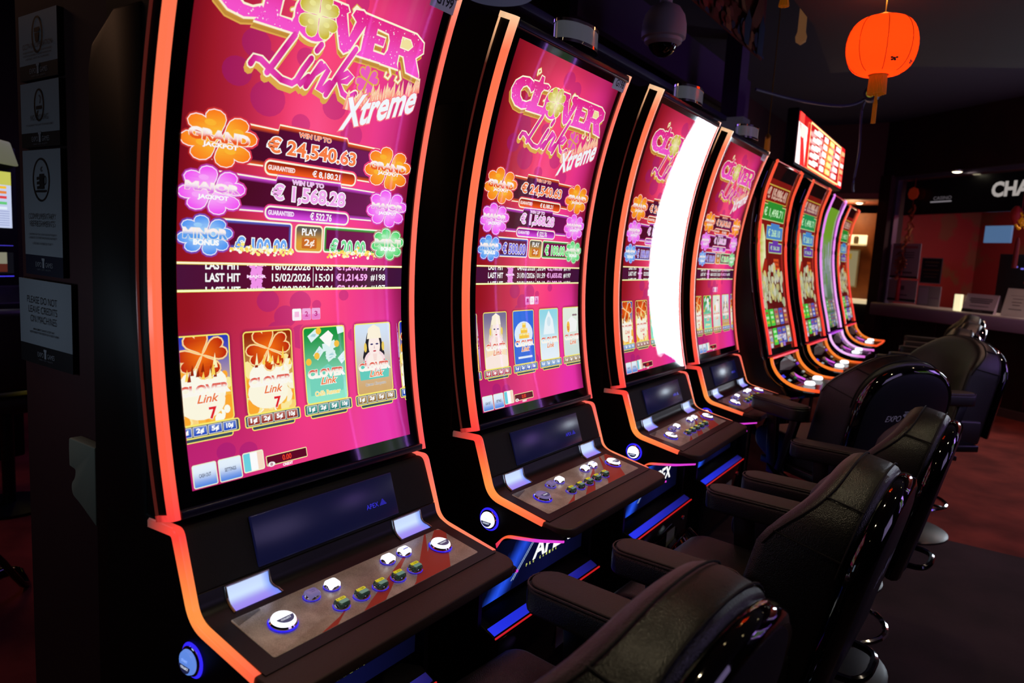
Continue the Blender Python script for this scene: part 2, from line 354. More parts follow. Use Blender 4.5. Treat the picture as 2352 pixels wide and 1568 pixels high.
def logo(D, o=0.0, seed=1):
    rnd = random.Random(seed)
    boxes = [('C', .030, .142), ('L', .116, .226), ('V', .283, .385), ('E', .370, .478), ('R', .446, .575)]
    v0, v1 = .897, .983
    Z = []
    for ch, a, b in boxes: Z.append([[(lerp(a, b, x), lerp(v0, v1, y)) for x, y in q] for q in LET[ch]])
    O = [ell(.254, .940, .050, .045, 28), ell(.254, .940, .024, .022, 20)]
    curls = [[(.130, 1.0), (.128, 1.012), (.137, 1.018), (.143, 1.010), (.137, 1.005)], [(.372, .972), (.361, .986), (.350, .990), (.344, .982), (.350, .974)], [(.205, .925), (.213, .936), (.205, .944), (.196, .938)],
             [(.478, .893), (.486, .880), (.480, .870), (.469, .873), (.471, .882)], [(.512, .893), (.520, .878), (.513, .868), (.502, .872), (.505, .880)]]
    sc = [  # script word under it
        [(.214, .896), (.196, .866), (.176, .832), (.163, .812)], [(.125, .820), (.132, .832), (.146, .832), (.172, .818), (.198, .806), (.224, .804), (.236, .814)],
        [(.262, .862), (.246, .836), (.234, .812), (.242, .806), (.262, .826)], [(.281, .894), (.272, .880)],
        [(.288, .858), (.272, .830), (.258, .806)], [(.276, .836), (.300, .856), (.309, .850), (.298, .826), (.290, .806), (.300, .806), (.318, .826)],
        [(.372, .908), (.348, .866), (.324, .822), (.312, .800)], [(.332, .836), (.362, .856), (.374, .852), (.362, .838), (.342, .832), (.356, .812), (.374, .806), (.392, .818)]]
    shift = lambda q, a, b: [(x+a, y+b) for x, y in q]
    for q in Z:                                       # thick gold sides, low and left
        for k in (1.0, .5): D.fill(shift(q[0], -.004*k, -.012*k), mixc(GOLD, (150, 92, 30), k*.4))
        D.ring(shift(q[0][::-1], -.004, -.012), -.0032, 0, GOLD)
    D.fill(shift(O[0], -.004, -.012), GOLD, [])
    for c in sc: D.stroke(shift(c, -.003, -.010), .021, GOLD); D.stroke(shift(c, -.002, -.005), .021, GOLD)
    for c in curls: D.stroke(c, .0105, GOLD); D.stroke(c, .0055, CREAM)
    for q in Z: D.ring(q[0] if area(q[0]) > 0 else q[0][::-1], -.001, .0042, CREAM)
    for c in sc: D.stroke(c, .0190, CREAM)
    D.ring(O[0], -.001, .004, CREAM)
    pk = lambda p: mix(lin((232, 40, 140)), lin((250, 84, 206)), sst(.985, .9, p[1]))
    for q in Z: D.fill(q[0], pk, q[1:])
    for q in Z:
        for h in q[1:]: D.fill(h, (245, 226, 160)); D.ring(h if area(h) > 0 else h[::-1], 0, .003, CREAM)
    D.fill(O[0], pk)
    for c in sc: D.stroke(c, .0125, lambda p: mix(lin((206, 30, 130)), lin((246, 80, 200)), .5+.5*math.sin(p[0]*90)))
    clover(D, .262, .946, .050, .044, (206, 184, 40), (255, 252, 196), (250, 250, 190), rot=PI/4+.1)
    for k in range(4): D.fill(heart(.420, .852, .5+PI/2*k, .032, .030), (242, 90, 190)); D.ring(heart(.420, .852, .5+PI/2*k, .032, .030), -.0006, .0026, GOLD)
    D.up()
    inside = [q[0] for q in Z]
    for k in range(330):                              # glitter and stars
        q = inside[k % 5]; x = rnd.uniform(min(p[0] for p in q), max(p[0] for p in q)); y = rnd.uniform(v0, v1)
        if not inpoly((x, y), q): continue
        r = rnd.choice((.0007, .0009, .0012, .0026)); c = rnd.choice(((255, 190, 230), (255, 255, 255), (200, 20, 110), (255, 150, 215)))
        D.raw([[(x-r, y), (x, y-r*.8), (x+r, y), (x, y+r*.8)]] if r < .002 else [[(x-r, y), (x, y-r*.25), (x+r, y), (x, y+r*.25)], [(x, y-r), (x+r*.25, y), (x, y+r), (x-r*.25, y)]], c if r < .002 else (255, 255, 255))
    for k in range(46):                               # flames licking over the lower word
        t = rnd.random(); x = lerp(.372, .582, t); y = lerp(.776, .856, t)+rnd.uniform(-.004, .006); h = rnd.uniform(.016, .044); w = rnd.uniform(.005, .011); s = rnd.uniform(-.006, .006)
        D.up(); D.raw([[(x-w, y), (x+w, y), (x+w*.5+s*.5, y+h*.5), (x+s, y+h), (x-w*.7+s*.4, y+h*.45)]], lambda p: mix(lin((255, 120, 110)), lin((255, 236, 190)), min(1, max(0, (p[1]-y)/h))))
        D.raw([[(x-w*.4, y), (x+w*.4, y), (x+s*.6, y+h*.6)]], (255, 240, 214))
    ax = ((.364, .736), (.214, .078), (.006, .066))
    D.text('Xtreme', 0, 0, 0, 0, (255, 130, 140), off=.055, axes=ax, shear=.12)
    D.text('Xtreme', 0, 0, 0, 0, lambda p: mix(lin((236, 246, 255)), lin((255, 255, 255)), .5), off=.028, axes=ax, shear=.12)
def area(q): return sum(q[i-1][0]*q[i][1]-q[i][0]*q[i-1][1] for i in range(len(q)))
def inpoly(p, q):
    c = False
    for i in range(len(q)):
        a, b = q[i-1], q[i]
        if (a[1] > p[1]) != (b[1] > p[1]) and p[0] < (b[0]-a[0])*(p[1]-a[1])/(b[1]-a[1])+a[0]: c = not c
    return c
def neon(D, path, col, w=.0030, closed=False, inner=True):
    D.ring(path, -.010, 0, bgcol if not inner else (86, 10, 44), col, closed) if inner else None
    D.ring(path, 0, .0035, col, bgcol, closed)
    D.ring(path, -w/2, w/2, (255, 250, 226), closed=closed)
def bar(D, top, bot, gx0, gx1, gy0, gy1, col, dk):
    """one jackpot bar: dark field, glowing outline, pill for the guaranteed sum"""
    P = [(p[0], p[1]) for p in bot]+[(p[0], p[1]) for p in reversed(top)]
    D.fill(P, lambda p: mix(lin((74, 12, 34)), lin((120, 20, 92)), sst(.1, .55, p[0])))
    neon(D, list(reversed(top)), col); neon(D, bot, col)
    D.ring(rrect(gx0, gy0, gx1, gy1, .011), 0, .006, col, bgcol)
    D.rect(gx0, gy0, gx1, gy1, lambda p: mix(lin(dk), lin(col), sst(gy1, gy0, p[1])), r=.011)
    D.ring(rrect(gx0, gy0, gx1, gy1, .011), -.0012, .0026, (255, 250, 226))
def mono(D, t, u0, v0, u1, v1, fill, ol=(255, 255, 255), off=.03, ow=.05, clip=None): D.text(t, u0, v0, u1, v1, fill, off, ol, ow, clip=clip)
def badge(D, cx, cy, rx, ry, pal, word, sub, s):
    clover(D, cx, cy, rx, ry, pal[0], pal[1], (255, 246, 250), pal[2], rot=.55, bg=bgcol)
    w = rx*.80
    D.text(word, cx-w, cy-.006*s, cx+w, cy+.013*s, lambda p: mix(lin(pal[3]), lin((255, 244, 246)), sst(cy, cy+.008, p[1])), .045, (255, 244, 220), .035)
    D.text(sub, cx-w*.55, cy-.019*s, cx+w*.62, cy-.009*s, (255, 255, 255), .05, pal[4], .03)
FIRE, MONEY, QUEEN, KING, GOLDS, PALE, IVORY, SKY = range(8)
def card(D, u, kind, dcol):
    h0 = D.h
    v0, v1, w = .123, .294, .119; c = ((u, v0), (u+w, v1)); cl = ((max(u, 0), v0), (min(u+w, SW), v1))
    D.ring(rrect(u, v0, u+w, v1, .007), -.004, .009, (130, 20, 70), bgcol)
    g = lambda a, b: (lambda p: mix(lin(a), lin(b), sst(v0, v1, p[1])))
    base = {FIRE: ((255, 214, 120), (150, 40, 10)), MONEY: ((150, 235, 205), (20, 150, 60)), QUEEN: ((214, 170, 110), (214, 230, 250)), KING: ((255, 236, 220), (120, 110, 150)),
            GOLDS: ((60, 110, 220), (50, 110, 225)), PALE: ((236, 246, 255), (150, 220, 236)), IVORY: ((214, 232, 226), (232, 242, 226)), SKY: ((255, 214, 130), (40, 60, 190))}[kind]
    D.grid(max(u, 0), v0, min(u+w, SW), v1, 2, 6, g(*base))
    X = lambda a: u+w*a
    Y = lambda b: v0+(v1-v0)*b
    rnd = random.Random(kind*7+3)
    if kind in (FIRE, SKY):
        for k in range(60):
            x, y, r = X(rnd.random()), Y(rnd.uniform(.02, .62)), rnd.uniform(.005, .016)
            D.up(); D.raw([ell(x, y, r, r*1.2, 9)], rnd.choice(((255, 246, 214), (255, 236, 160), (255, 190, 70), (255, 255, 240), (255, 170, 50))), cl)
        D.up(); D.raw([ell(X(.5), Y(.46), w*.42, w*.26, 20)], (255, 252, 236), cl); D.raw([ell(X(.45), Y(.25), w*.42, w*.30, 20)], (255, 250, 226), cl)
        for k in range(4):
            a = .35+PI/2*k; P = heart(X(.5), Y(.78), a, .052, .050); P = [(x, Y(.78)+(y-Y(.78))*.85) for x, y in P]
            D.ring(P, -.0006, .0032, (255, 246, 200), (255, 190, 90), clip=cl)
            D.fill(P, lambda p: mix(lin((255, 120, 20)), lin((190, 34, 14)), min(1, math.hypot(p[0]-X(.5), p[1]-Y(.78))/.05)), clip=cl)
        for k in range(14):
            x, y, h = X(rnd.uniform(.2, .95)), Y(rnd.uniform(.48, .66)), rnd.uniform(.012, .03)
            D.up(); D.raw([[(x-.004, y), (x+.004, y), (x+.002, y+h)]], rnd.choice(((255, 214, 90), (255, 246, 190), (150, 40, 10))), cl)
        D.text('7', X(.56), Y(.045), X(.68), Y(.17), (226, 34, 44), .03, (255, 240, 230), .04, clip=cl)
    elif kind == MONEY:
        for k in range(9):
            x, y, a = X(rnd.uniform(.05, .95)), Y(rnd.uniform(.55, .97)), rnd.uniform(-.9, .9); q = [(-.014, -.009), (.014, -.009), (.014, .009), (-.014, .009)]
            D.up(); D.raw([[(x+i*math.cos(a)-j*math.sin(a), y+i*math.sin(a)+j*math.cos(a)) for i, j in q]], (226, 246, 246), cl)
            D.raw([[(x+i*.6*math.cos(a)-j*.5*math.sin(a), y+i*.6*math.sin(a)+j*.5*math.cos(a)) for i, j in q]], (170, 214, 220), cl)
        for x, y in ((.3, .62), (.8, .76), (.36, .95), (.1, .55)): D.up(); D.raw([ell(X(x), Y(y), .008, .008, 12)], (250, 196, 70), cl)
        D.fill([(X(.38), Y(.86)), (X(.5), Y(.78)), (X(.62), Y(.72)), (X(.72), Y(.88)), (X(.6), Y(.95))], (255, 255, 250), clip=cl)
        D.fill([(X(.1), Y(.1)), (X(.9), Y(.12)), (X(.95), Y(.34)), (X(.55), Y(.5)), (X(.1), Y(.36))], (120, 214, 190), clip=cl)
        D.text('CaSh Runner', X(.2), Y(.09), X(.82), Y(.15), (255, 226, 120), .03, (255, 255, 240), .05, clip=cl)
    elif kind in (QUEEN, KING):
        hair = (34, 26, 40) if kind == QUEEN else (236, 222, 190)
        D.fill([(X(.26), Y(.42)), (X(.74), Y(.42)), (X(.82), Y(.55)), (X(.70), Y(.86)), (X(.5), Y(.95)), (X(.34), Y(.86)), (X(.2), Y(.52))], hair, clip=cl)
        D.fill([(X(.1), Y(.2)), (X(.9), Y(.2)), (X(.95), Y(.42)), (X(.7), Y(.52)), (X(.35), Y(.52)), (X(.08), Y(.4))], (100, 205, 190) if kind == QUEEN else (255, 226, 190), clip=cl)
        D.up(); D.raw([ell(X(.53), Y(.46), w*.30, w*.22, 20)], (250, 222, 226), cl); D.up(); D.raw([ell(X(.53), Y(.47), w*.22, w*.15, 20)], (255, 240, 232), cl)
        for k in range(9): D.up(); D.raw([ell(X(.53)+w*.27*math.cos(PI+PI*k/8), Y(.46)+w*.19*math.sin(PI+PI*k/8), .0024, .0024, 8)], (232, 110, 120), cl)
        D.fill(ell(X(.53), Y(.68), w*.165, w*.25, 22), (255, 238, 232), clip=cl)
        D.fill([(X(.48), Y(.56)), (X(.60), Y(.56)), (X(.58), Y(.46)), (X(.5), Y(.46))], (250, 222, 214), clip=cl)
        for e in (.46, .61): D.up(); D.raw([ell(X(e), Y(.70), w*.042, w*.017, 10)], (60, 50, 110), cl)
        D.up(); D.raw([[(X(.53), Y(.69)), (X(.55), Y(.635)), (X(.515), Y(.635))]], (226, 190, 196), cl); D.up(); D.raw([ell(X(.535), Y(.60), w*.045, w*.016, 10)], (196, 50, 70), cl)
        D.fill([(X(.33), Y(.78)), (X(.74), Y(.78)), (X(.70), Y(.93)), (X(.53), Y(.985)), (X(.37), Y(.93))], (255, 244, 220), clip=cl)
        for e in (.28, .78): D.up(); D.raw([ell(X(e), Y(.66), w*.04, w*.10, 10)], (240, 206, 90), cl)
        if kind == QUEEN: D.text('Queen Cleopatra', X(.22), Y(.10), X(.80), Y(.15), (120, 90, 60), .01, (255, 255, 255), .05, clip=cl)
        else: D.fill([(X(0), Y(0)), (X(1), Y(0)), (X(1), Y(.2)), (X(.5), Y(.28)), (X(0), Y(.2))], (255, 236, 226), clip=cl)
    elif kind == GOLDS:
        D.up(); D.raw([ell(X(.5), Y(.56), w*.44, w*.34, 20)], (226, 240, 255), cl)
        for a, b in ((.36, .52), (.52, .52), (.68, .52), (.44, .62), (.60, .62), (.52, .72)):
            D.rect(X(a)-w*.085, Y(b)-.008, X(a)+w*.085, Y(b)+.008, (250, 200, 60), clip=cl); D.rect(X(a)-w*.07, Y(b)+.002, X(a)+w*.07, Y(b)+.007, (255, 240, 150), clip=cl)
        D.rect(X(.18), Y(.10), X(.86), Y(.14), (230, 240, 255), clip=cl)
    elif kind == PALE:
        D.fill([(X(.2), Y(.5)), (X(.8), Y(.5)), (X(.72), Y(.78)), (X(.5), Y(.97)), (X(.3), Y(.78))], (240, 250, 255), clip=cl); D.up(); D.raw([ell(X(.5), Y(.75), w*.1, w*.14, 14)], (214, 236, 246), cl)
    else:
        D.fill([(X(.2), Y(.48)), (X(.75), Y(.5)), (X(.85), Y(.7)), (X(.5), Y(.82)), (X(.2), Y(.7))], (250, 250, 250), clip=cl); D.up(); D.raw([ell(X(.3), Y(.6), w*.09, w*.17, 14)], (246, 196, 70), cl); D.raw([ell(X(.3), Y(.6), w*.045, w*.12, 14)], (220, 90, 90), cl)
        for a in (.75, .62): D.up(); D.raw([ell(X(a), Y(.84), w*.08, w*.03, 12)], (150, 120, 130), cl)
    D.text('CLOVER', X(.08), Y(.335), X(.94), Y(.435), lambda p: mix(lin((255, 250, 240)), lin((226, 60, 30)), sst(Y(.38), Y(.435), p[1])), .05, (255, 255, 248), .04, clip=cl)
    D.text('Link', X(.36), Y(.235), X(.74), Y(.325), (240, 120, 60), .02, (255, 255, 248), .06, shear=.35, clip=cl)
    YL = (252, 236, 110)
    D.ring(rrect(u, v0, u+w, v1, .007), -.0014, .0014, YL)
    D.rect(u+.006, v0-.033, u+w-.006, v0-.006, (60, 74, 96), r=.005); D.ring(rrect(u+.006, v0-.033, u+w-.006, v0-.006, .005), -.0012, .001, YL)
    D.rect(u-.009, v0-.025, u+w+.010, v0-.001, (62, 80, 110), r=.004); D.ring(rrect(u-.009, v0-.025, u+w+.010, v0-.001, .004), -.0014, .0012, YL)
    for k, t in enumerate(('1¢', '2¢', '5¢', '10¢')):
        a = u-.003+k*.0320; D.rect(a, v0-.0215, a+.0285, v0-.0045, lambda p: mix(lin(dcol), lin(mixc(dcol, (255, 255, 255), .35)), sst(v0-.0215, v0-.0045, p[1]))); D.ring(rrect(a, v0-.0215, a+.0285, v0-.0045, .001), -.0004, .0008, (240, 236, 220))
        D.text(t, a+.007, v0-.0185, a+.0215, v0-.0075, (255, 255, 255), .05)
    D.h = h0
def clover_screen(o):
    D = Draw((0, 0), (SW, SH)); D.band = .0065
    D.grid(0, 0, SW, SH, 26, 44, bgcol)
    for x, y, r in ((.133, .858, .030), (.174, .764, .038), (.341, .780, .030), (.16, .83, .028), (.40, .73, .03), (.26, .73, .022), (.10, .80, .030), (.25, .86, .022), (.201, .357, .026), (.285, .352, .027), (.244, .322, .027), (.225, .287, .03), (.285, .276, .03), (.41, .365, .014), (.44, .27, .018), (.31, .13, .02), (.33, .345, .012), (.08, .06, .02), (.13, .052, .02), (.35, 1.0, .03), (.30, 1.02, .03)):
        D.up(); D.raw([ell(x, y, r*1.08, r*.9, 18)], lambda p: dark(p, .42))
    h0 = D.h; logo(D, seed=o['seed']); D.h = h0
    G = ((255, 128, 30), (255, 206, 60), (255, 70, 60), (240, 90, 30), (240, 110, 60)); Mj = ((246, 84, 246), (255, 200, 255), (230, 90, 255), (226, 120, 230), (230, 160, 240))
    Mi = ((80, 150, 246), (190, 232, 255), (60, 100, 255), (90, 160, 240), (190, 220, 255)); Gr = ((70, 220, 110), (226, 255, 226), (90, 240, 130), (120, 220, 140), (220, 255, 226))
    bar(D, [(.06, .709), (.207, .708), (.209, .719), (.390, .720), (.395, .711), (.54, .711)], [(.06, .632), (.183, .633), (.427, .633), (.55, .632)], .184, .427, .619, .645, (255, 96, 34), (150, 26, 10))
    bar(D, [(.06, .611), (.212, .608), (.215, .618), (.385, .620), (.388, .612), (.55, .609)], [(.06, .541), (.191, .542), (.415, .543), (.55, .543)], .191, .415, .529, .553, (226, 78, 230), (140, 20, 140))
    mono(D, '€ 24,540.63', .187, .659, .421, .693, (252, 128, 70)); mono(D, '€ 1,568.28', .206, .565, .401, .600, (246, 172, 240))
    D.text('WIN UP TO', .259, .703, .345, .712, (250, 110, 60), .03, (255, 250, 240), .05); D.text('WIN UP TO', .253, .604, .337, .613, (240, 170, 240), .03, (255, 250, 255), .05)
    D.text('GUARANTEED', .190, .628, .257, .637, (255, 226, 220), .05); D.text('GUARANTEED', .197, .537, .262, .546, (250, 226, 255), .05)
    D.text('€ 8,180.21', .304, .624, .381, .639, (255, 250, 250), .03); D.text('€ 522.76', .306, .533, .366, .549, (255, 250, 255), .03)
    for u0, u1, c in ((.075, .258, (90, 120, 246)), (.347, .545, (60, 220, 90))):
        D.rect(u0, .464, u1, .521, lambda p: mix(lin((84, 12, 44)), lin((130, 20, 90)), p[0]/SW), r=.006); P = rrect(u0, .464, u1, .521, .006)
        D.ring(P, -.008, 0, (90, 14, 50), c); D.ring(P, 0, .003, (255, 196, 90), bgcol); D.ring(P, -.002, .0012, (255, 250, 240))
    D.rect(.270, .464, .341, .519, lambda p: mix(lin((226, 160, 60)), lin((96, 90, 84)), sst(.48, .515, p[1])), r=.008); D.ring(rrect(.270, .464, .341, .519, .008), -.001, .003, (255, 244, 200))
    D.text('PLAY', .286, .499, .326, .513, (255, 255, 255), .03); D.rect(.286, .470, .327, .494, (206, 110, 40), r=.003); D.text('2¢', .294, .473, .320, .490, (255, 240, 226), .03)
    if o['spark']:
        mono(D, o['minor'], .124, .452, .246, .487, (110, 170, 246), clip=((0, .466), (SW, SH))); mono(D, o['mini'], .368, .458, .474, .493, (120, 226, 150), clip=((0, .466), (SW, SH)))
        rnd = random.Random(5)
        for a, b in ((.112, .262), (.36, .52)):
            for k in range(110):
                x, y, r = rnd.uniform(a, b), rnd.gauss(.462, .0045), rnd.uniform(.0016, .005); D.h += D.step*.4; D.raw([ell(x, y, r, r*.8, 7)], rnd.choice(((255, 255, 240), (255, 240, 130), (255, 250, 200), (255, 214, 90))))
    else:
        mono(D, o['minor'], .124, .474, .246, .505, (120, 110, 230), (250, 240, 255)); mono(D, o['mini'], .366, .476, .490, .507, (110, 240, 120))
    badge(D, .078, .671, .078, .050, G, 'GRAND', 'JACKPOT', 1); badge(D, .069, .573, .068, .043, Mj, 'MAJOR', 'JACKPOT', 1); badge(D, .057, .487, .056, .036, Mi, 'MINOR', 'BONUS', .95)
    badge(D, .527, .670, .074, .048, G, 'GRAND', 'JACKPOT', .9); badge(D, .538, .575, .064, .042, Mj, 'MAJOR', 'JACKPOT', .85); badge(D, .548, .489, .053, .036, Gr, 'MINI', 'BONUS', .85)
    D.h = h0
    D.grid(0, .383, SW, .431, 14, 1, lambda p: mix(lin((60, 22, 62)), lin((96, 12, 46)), 1-abs(p[0]/SW-.42)*1.6))
    for dv, row, cl in ((0, o['hit'], None), (.0245, o['prev'], ((0, .383), (SW, .431))), (-.0265, o['next'], ((0, .383), (SW, .431)))):
        d, t, e, n = row
        D.text('LAST HIT', .0585, .398+dv, .1345, .414+dv, (255, 255, 255), .03, clip=cl); D.text(d, .211, .398+dv, .312, .414+dv, (255, 255, 255), .02, clip=cl); D.text(t, .327, .398+dv, .376, .414+dv, (255, 255, 255), .02, clip=cl)
        D.text(e, .388, .397+dv, .484, .415+dv, (250, 196, 244), .02, (220, 80, 200), .03, clip=cl); D.text(n, .496, .398+dv, .545, .414+dv, (255, 255, 255), .02, clip=cl)
        for k in range(4): D.fill(heart(.173, .407+dv, .5+PI/2*k, .017, .020), (246, 150, 236), clip=cl)
        D.text('MAJOR', .151, .404+dv, .195, .411+dv, (255, 236, 255), .05, (240, 110, 220), .03, clip=cl)
    D.rect(.319, .386, .3205, .429, (255, 246, 255))
    D.grid(0, .431, SW, .436, 8, 1, lambda p: lin((255, 226, 110))); D.grid(0, .378, SW, .383, 8, 1, lambda p: lin((240, 246, 120))); D.grid(0, .4325, SW, .4352, 8, 1, lambda p: lin((255, 252, 226))); D.grid(0, .3793, SW, .382, 8, 1, lambda p: lin((255, 255, 214)))
    for k in range(3):
        a = .262+k*.0265; on = k == o['tab']; D.rect(a, .312, a+.0245, .338, (255, 255, 255) if on else (246, 176, 226), r=.003); D.rect(a+.001, .313, a+.0235, .325, (255, 240, 250) if on else (240, 130, 206), r=.002)
        D.text(str(k+1), a+.0085, .320, a+.016, .331, (250, 190, 226) if on else (200, 60, 140), .03)
    D.h = h0
    for u, kind, c in o['cards']: card(D, u, kind, c)
    if o.get('flip') is not None:
        x = o['flip']; D.fill([(x, .292), (x+.004, .27), (x+.012, .19), (x+.010, .10), (x+.003, .2)], (200, 160, 235))
    bb = lambda p: mix(lin((90, 140, 230)), lin((232, 244, 255)), sst(.004, .036, p[1]))
    for u0, u1, t in ((.005, .054, 'CASH OUT'), (.060, .109, 'SETTINGS')):
        D.rect(u0, .003, u1, .046, bb, r=.003); D.ring(rrect(u0, .003, u1, .046, .003), -.0008, .0012, (240, 246, 214)); D.text(t, u0+.012, .021, u1-.012, .028, (60, 70, 100), .02)
    D.rect(.115, .009, .131, .047, (110, 210, 226)); D.rect(.131, .009, .148, .047, (255, 255, 255)); D.rect(.148, .009, .162, .047, (250, 222, 200)); D.ring(rrect(.115, .009, .162, .047, .003), -.0008, .0014, (246, 246, 214))
    D.rect(.169, .011, .273, .031, (96, 10, 40)); D.ring(rrect(.169, .011, .273, .031, .002), -.0008, .0010, (250, 246, 170))
    D.text('0.00', .209, .0155, .2315, .0265, (255, 66, 40), .02); D.fill(ell(.180, .013, .009, .0052, 16), (250, 246, 246)); D.fill(ell(.180, .013, .0035, .0035, 10), (190, 150, 160)); D.text('CREDIT', .208, .0035, .233, .0085, (255, 255, 255), .05)
    return D
GRNB, BLUB, REDB, BRNB, TEAL, LTB = (20, 150, 80), (24, 70, 190), (150, 36, 22), (150, 110, 50), (30, 130, 120), (90, 150, 220)
GAMES = [
 dict(seed=1, spark=True, minor='€ 100.00', mini='€ 20.00', hit=('15/02/2026', '15:01', '€1,214.59', '#198'), prev=('16/02/2026', '03:35', '€1,240.44', '#199'), next=('04/02/2026', '20:04', '€2,160.66', '#197'), tab=0, flip=.586,
      cards=[(-.014, SKY, BLUB), (.138, FIRE, REDB), (.290, MONEY, TEAL), (.442, QUEEN, BRNB), (.594, SKY, BLUB)]),
 dict(seed=2, spark=False, minor='€ 500.00', mini='€ 100.00', hit=('31/01/2026', '01:39', '€1,655.02', '#197'), prev=('04/02/2026', '20:04', '€2,160.66', '#197'), next=('28/01/2026', '22:10', '€1,302.18', '#196'), tab=1, flip=.002,
      cards=[(-.116, SKY, LTB), (.036, KING, (190, 40, 60)), (.190, GOLDS, BLUB), (.344, PALE, LTB), (.497, IVORY, BRNB)]),
 dict(seed=3, spark=False, minor='€ 100.00', mini='€ 20.00', hit=('02/05/2025', '18:20', '€1,402.10', '#196'), prev=('04/05/2025', '20:04', '€2,160.66', '#197'), next=('28/04/2025', '22:10', '€1,302.18', '#196'), tab=0,
      cards=[(-.018, SKY, LTB), (.135, FIRE, REDB), (.288, MONEY, TEAL), (.440, PALE, LTB), (.592, SKY, BLUB)]),
 dict(seed=4, spark=False, minor='€ 100.00', mini='€ 20.00', hit=('06/01/2025', '18:20', '€1,402.10', '#195'), prev=('04/02/2025', '20:04', '€2,160.66', '#197'), next=('28/01/2025', '22:10', '€1,302.18', '#196'), tab=1,
      cards=[(-.040, FIRE, REDB), (.113, MONEY, GRNB), (.265, IVORY, BRNB), (.420, QUEEN, BLUB), (.572, SKY, BLUB)])]
# ------------------------------------------------------------------ slot machine, tall curved screen
MW = .70; YC, ZC, RS, TH0, TH1 = -1.745, 1.4385, 1.814, -.2373, .3514
def arc(R, t): return (YC+R*math.cos(t), ZC+R*math.sin(t))
def scr_map(u, v, h): y, z = arc(RS-h-.0002, TH0+v/RS); return (.0482+u, y, z)
T0, T1 = -.2625, .3765
def strips_upper(side):
    """light guide round the side of the upper cabinet: wide front band, thin top, bottom and back"""
    m = MB(); N = 26; x0, x1 = (0, .0168) if side == 0 else (MW-.0168, MW); xo = x0 if side == 0 else x1
    pink = 0 if side == 0 else .45
    def colr(p):
        t = (p[2]-.95)/1.16
        c = mix(lin((255, 92, 66)), lin((255, 118, 80)), sst(.1, .5, t)); c = mix(c, lin((255, 206, 160)), sst(.93, 1.0, t)); c = mix(c, lin((255, 64, 62)), sst(.1, .0, t))
        return mix(c, lin((255, 110, 112)), pink*.8)
    dim = lambda p: mix(lin((70, 22, 18)), lin((255, 190, 140)), sst(1.99, 2.11, p[2]))
    rows = []; R0 = 1.808
    for i in range(N+1):
        t = lerp(T0, T1, i/N); sec = [(x1 if side == 0 else x0, R0+.010), (x1 if side == 0 else x0, R0+.003), ((x1 if side == 0 else x0)+(-.003 if side == 0 else .003), R0), (xo+(.004 if side == 0 else -.004), R0), (xo, R0+.004), (xo, R0+.019), (xo+(.006 if side == 0 else -.006), R0+.020)]
        rows.append([(x, *arc(R, t)) for x, R in sec])
    m.strip(rows, colr); m.add(rows[0], [tuple(range(7))], colr); m.add(rows[-1], [tuple(range(7))[::-1]], colr)
    for ta, tb, c in ((T0, T0+.0062, colr), (T1-.008, T1, colr)):       # bottom and top bands
        for k in range(5):
            Ra, Rb = R0+.018+k*.0086, R0+.018+(k+1)*.0086
            fade = (lambda f: (lambda p: mix(colr(p), lin((90, 26, 20)), f if p[2] < 1.2 else f*.25)))(k/5)
            q = [(xo, *arc(Ra, ta)), (xo, *arc(Rb, ta)), (xo, *arc(Rb, tb)), (xo, *arc(Ra, tb))]; xi = xo+(.008 if side == 0 else -.008)
            m.add(q+[(xi, b, c2) for _, b, c2 in q], [(0, 1, 2, 3), (4, 7, 6, 5), (0, 4, 5, 1), (1, 5, 6, 2), (2, 6, 7, 3), (3, 7, 4, 0)], fade)
    rows = []
    for i in range(N+1):
        t = lerp(T0, T1, i/N); xi = xo+(.006 if side == 0 else -.006)
        rows.append([(xi, *arc(R0+.056, t)), (xo, *arc(R0+.0565, t)), (xo, *arc(R0+.060, t)), (xi, *arc(R0+.061, t))])
    m.strip(rows, dim)
    return m
def fillet(P, rad, n=6):
    """polyline with its inner corners rounded"""
    out = [P[0]]
    for i in range(1, len(P)-1):
        a, b, c = Vector(P[i-1]), Vector(P[i]), Vector(P[i+1]); r = rad[i-1] if isinstance(rad, (list, tuple)) else rad
        d1, d2 = (a-b).normalized(), (c-b).normalized(); r = min(r, (a-b).length*.48, (c-b).length*.48)
        p, q = b+d1*r, b+d2*r
        for k in range(n+1):
            t = k/n; out.append(tuple(p*(1-t)**2+b*2*t*(1-t)+q*t*t))
    return out+[P[-1]]
LOUT = fillet([(.090, .9535), (-.0068, .9560), (-.0627, .7955), (-.2383, .7600)], [.016, .028], 7)
LIN_ = fillet([(.090, .9365), (.0085, .9400), (-.0495, .7815), (-.2355, .7470)], [.006, .040], 7)
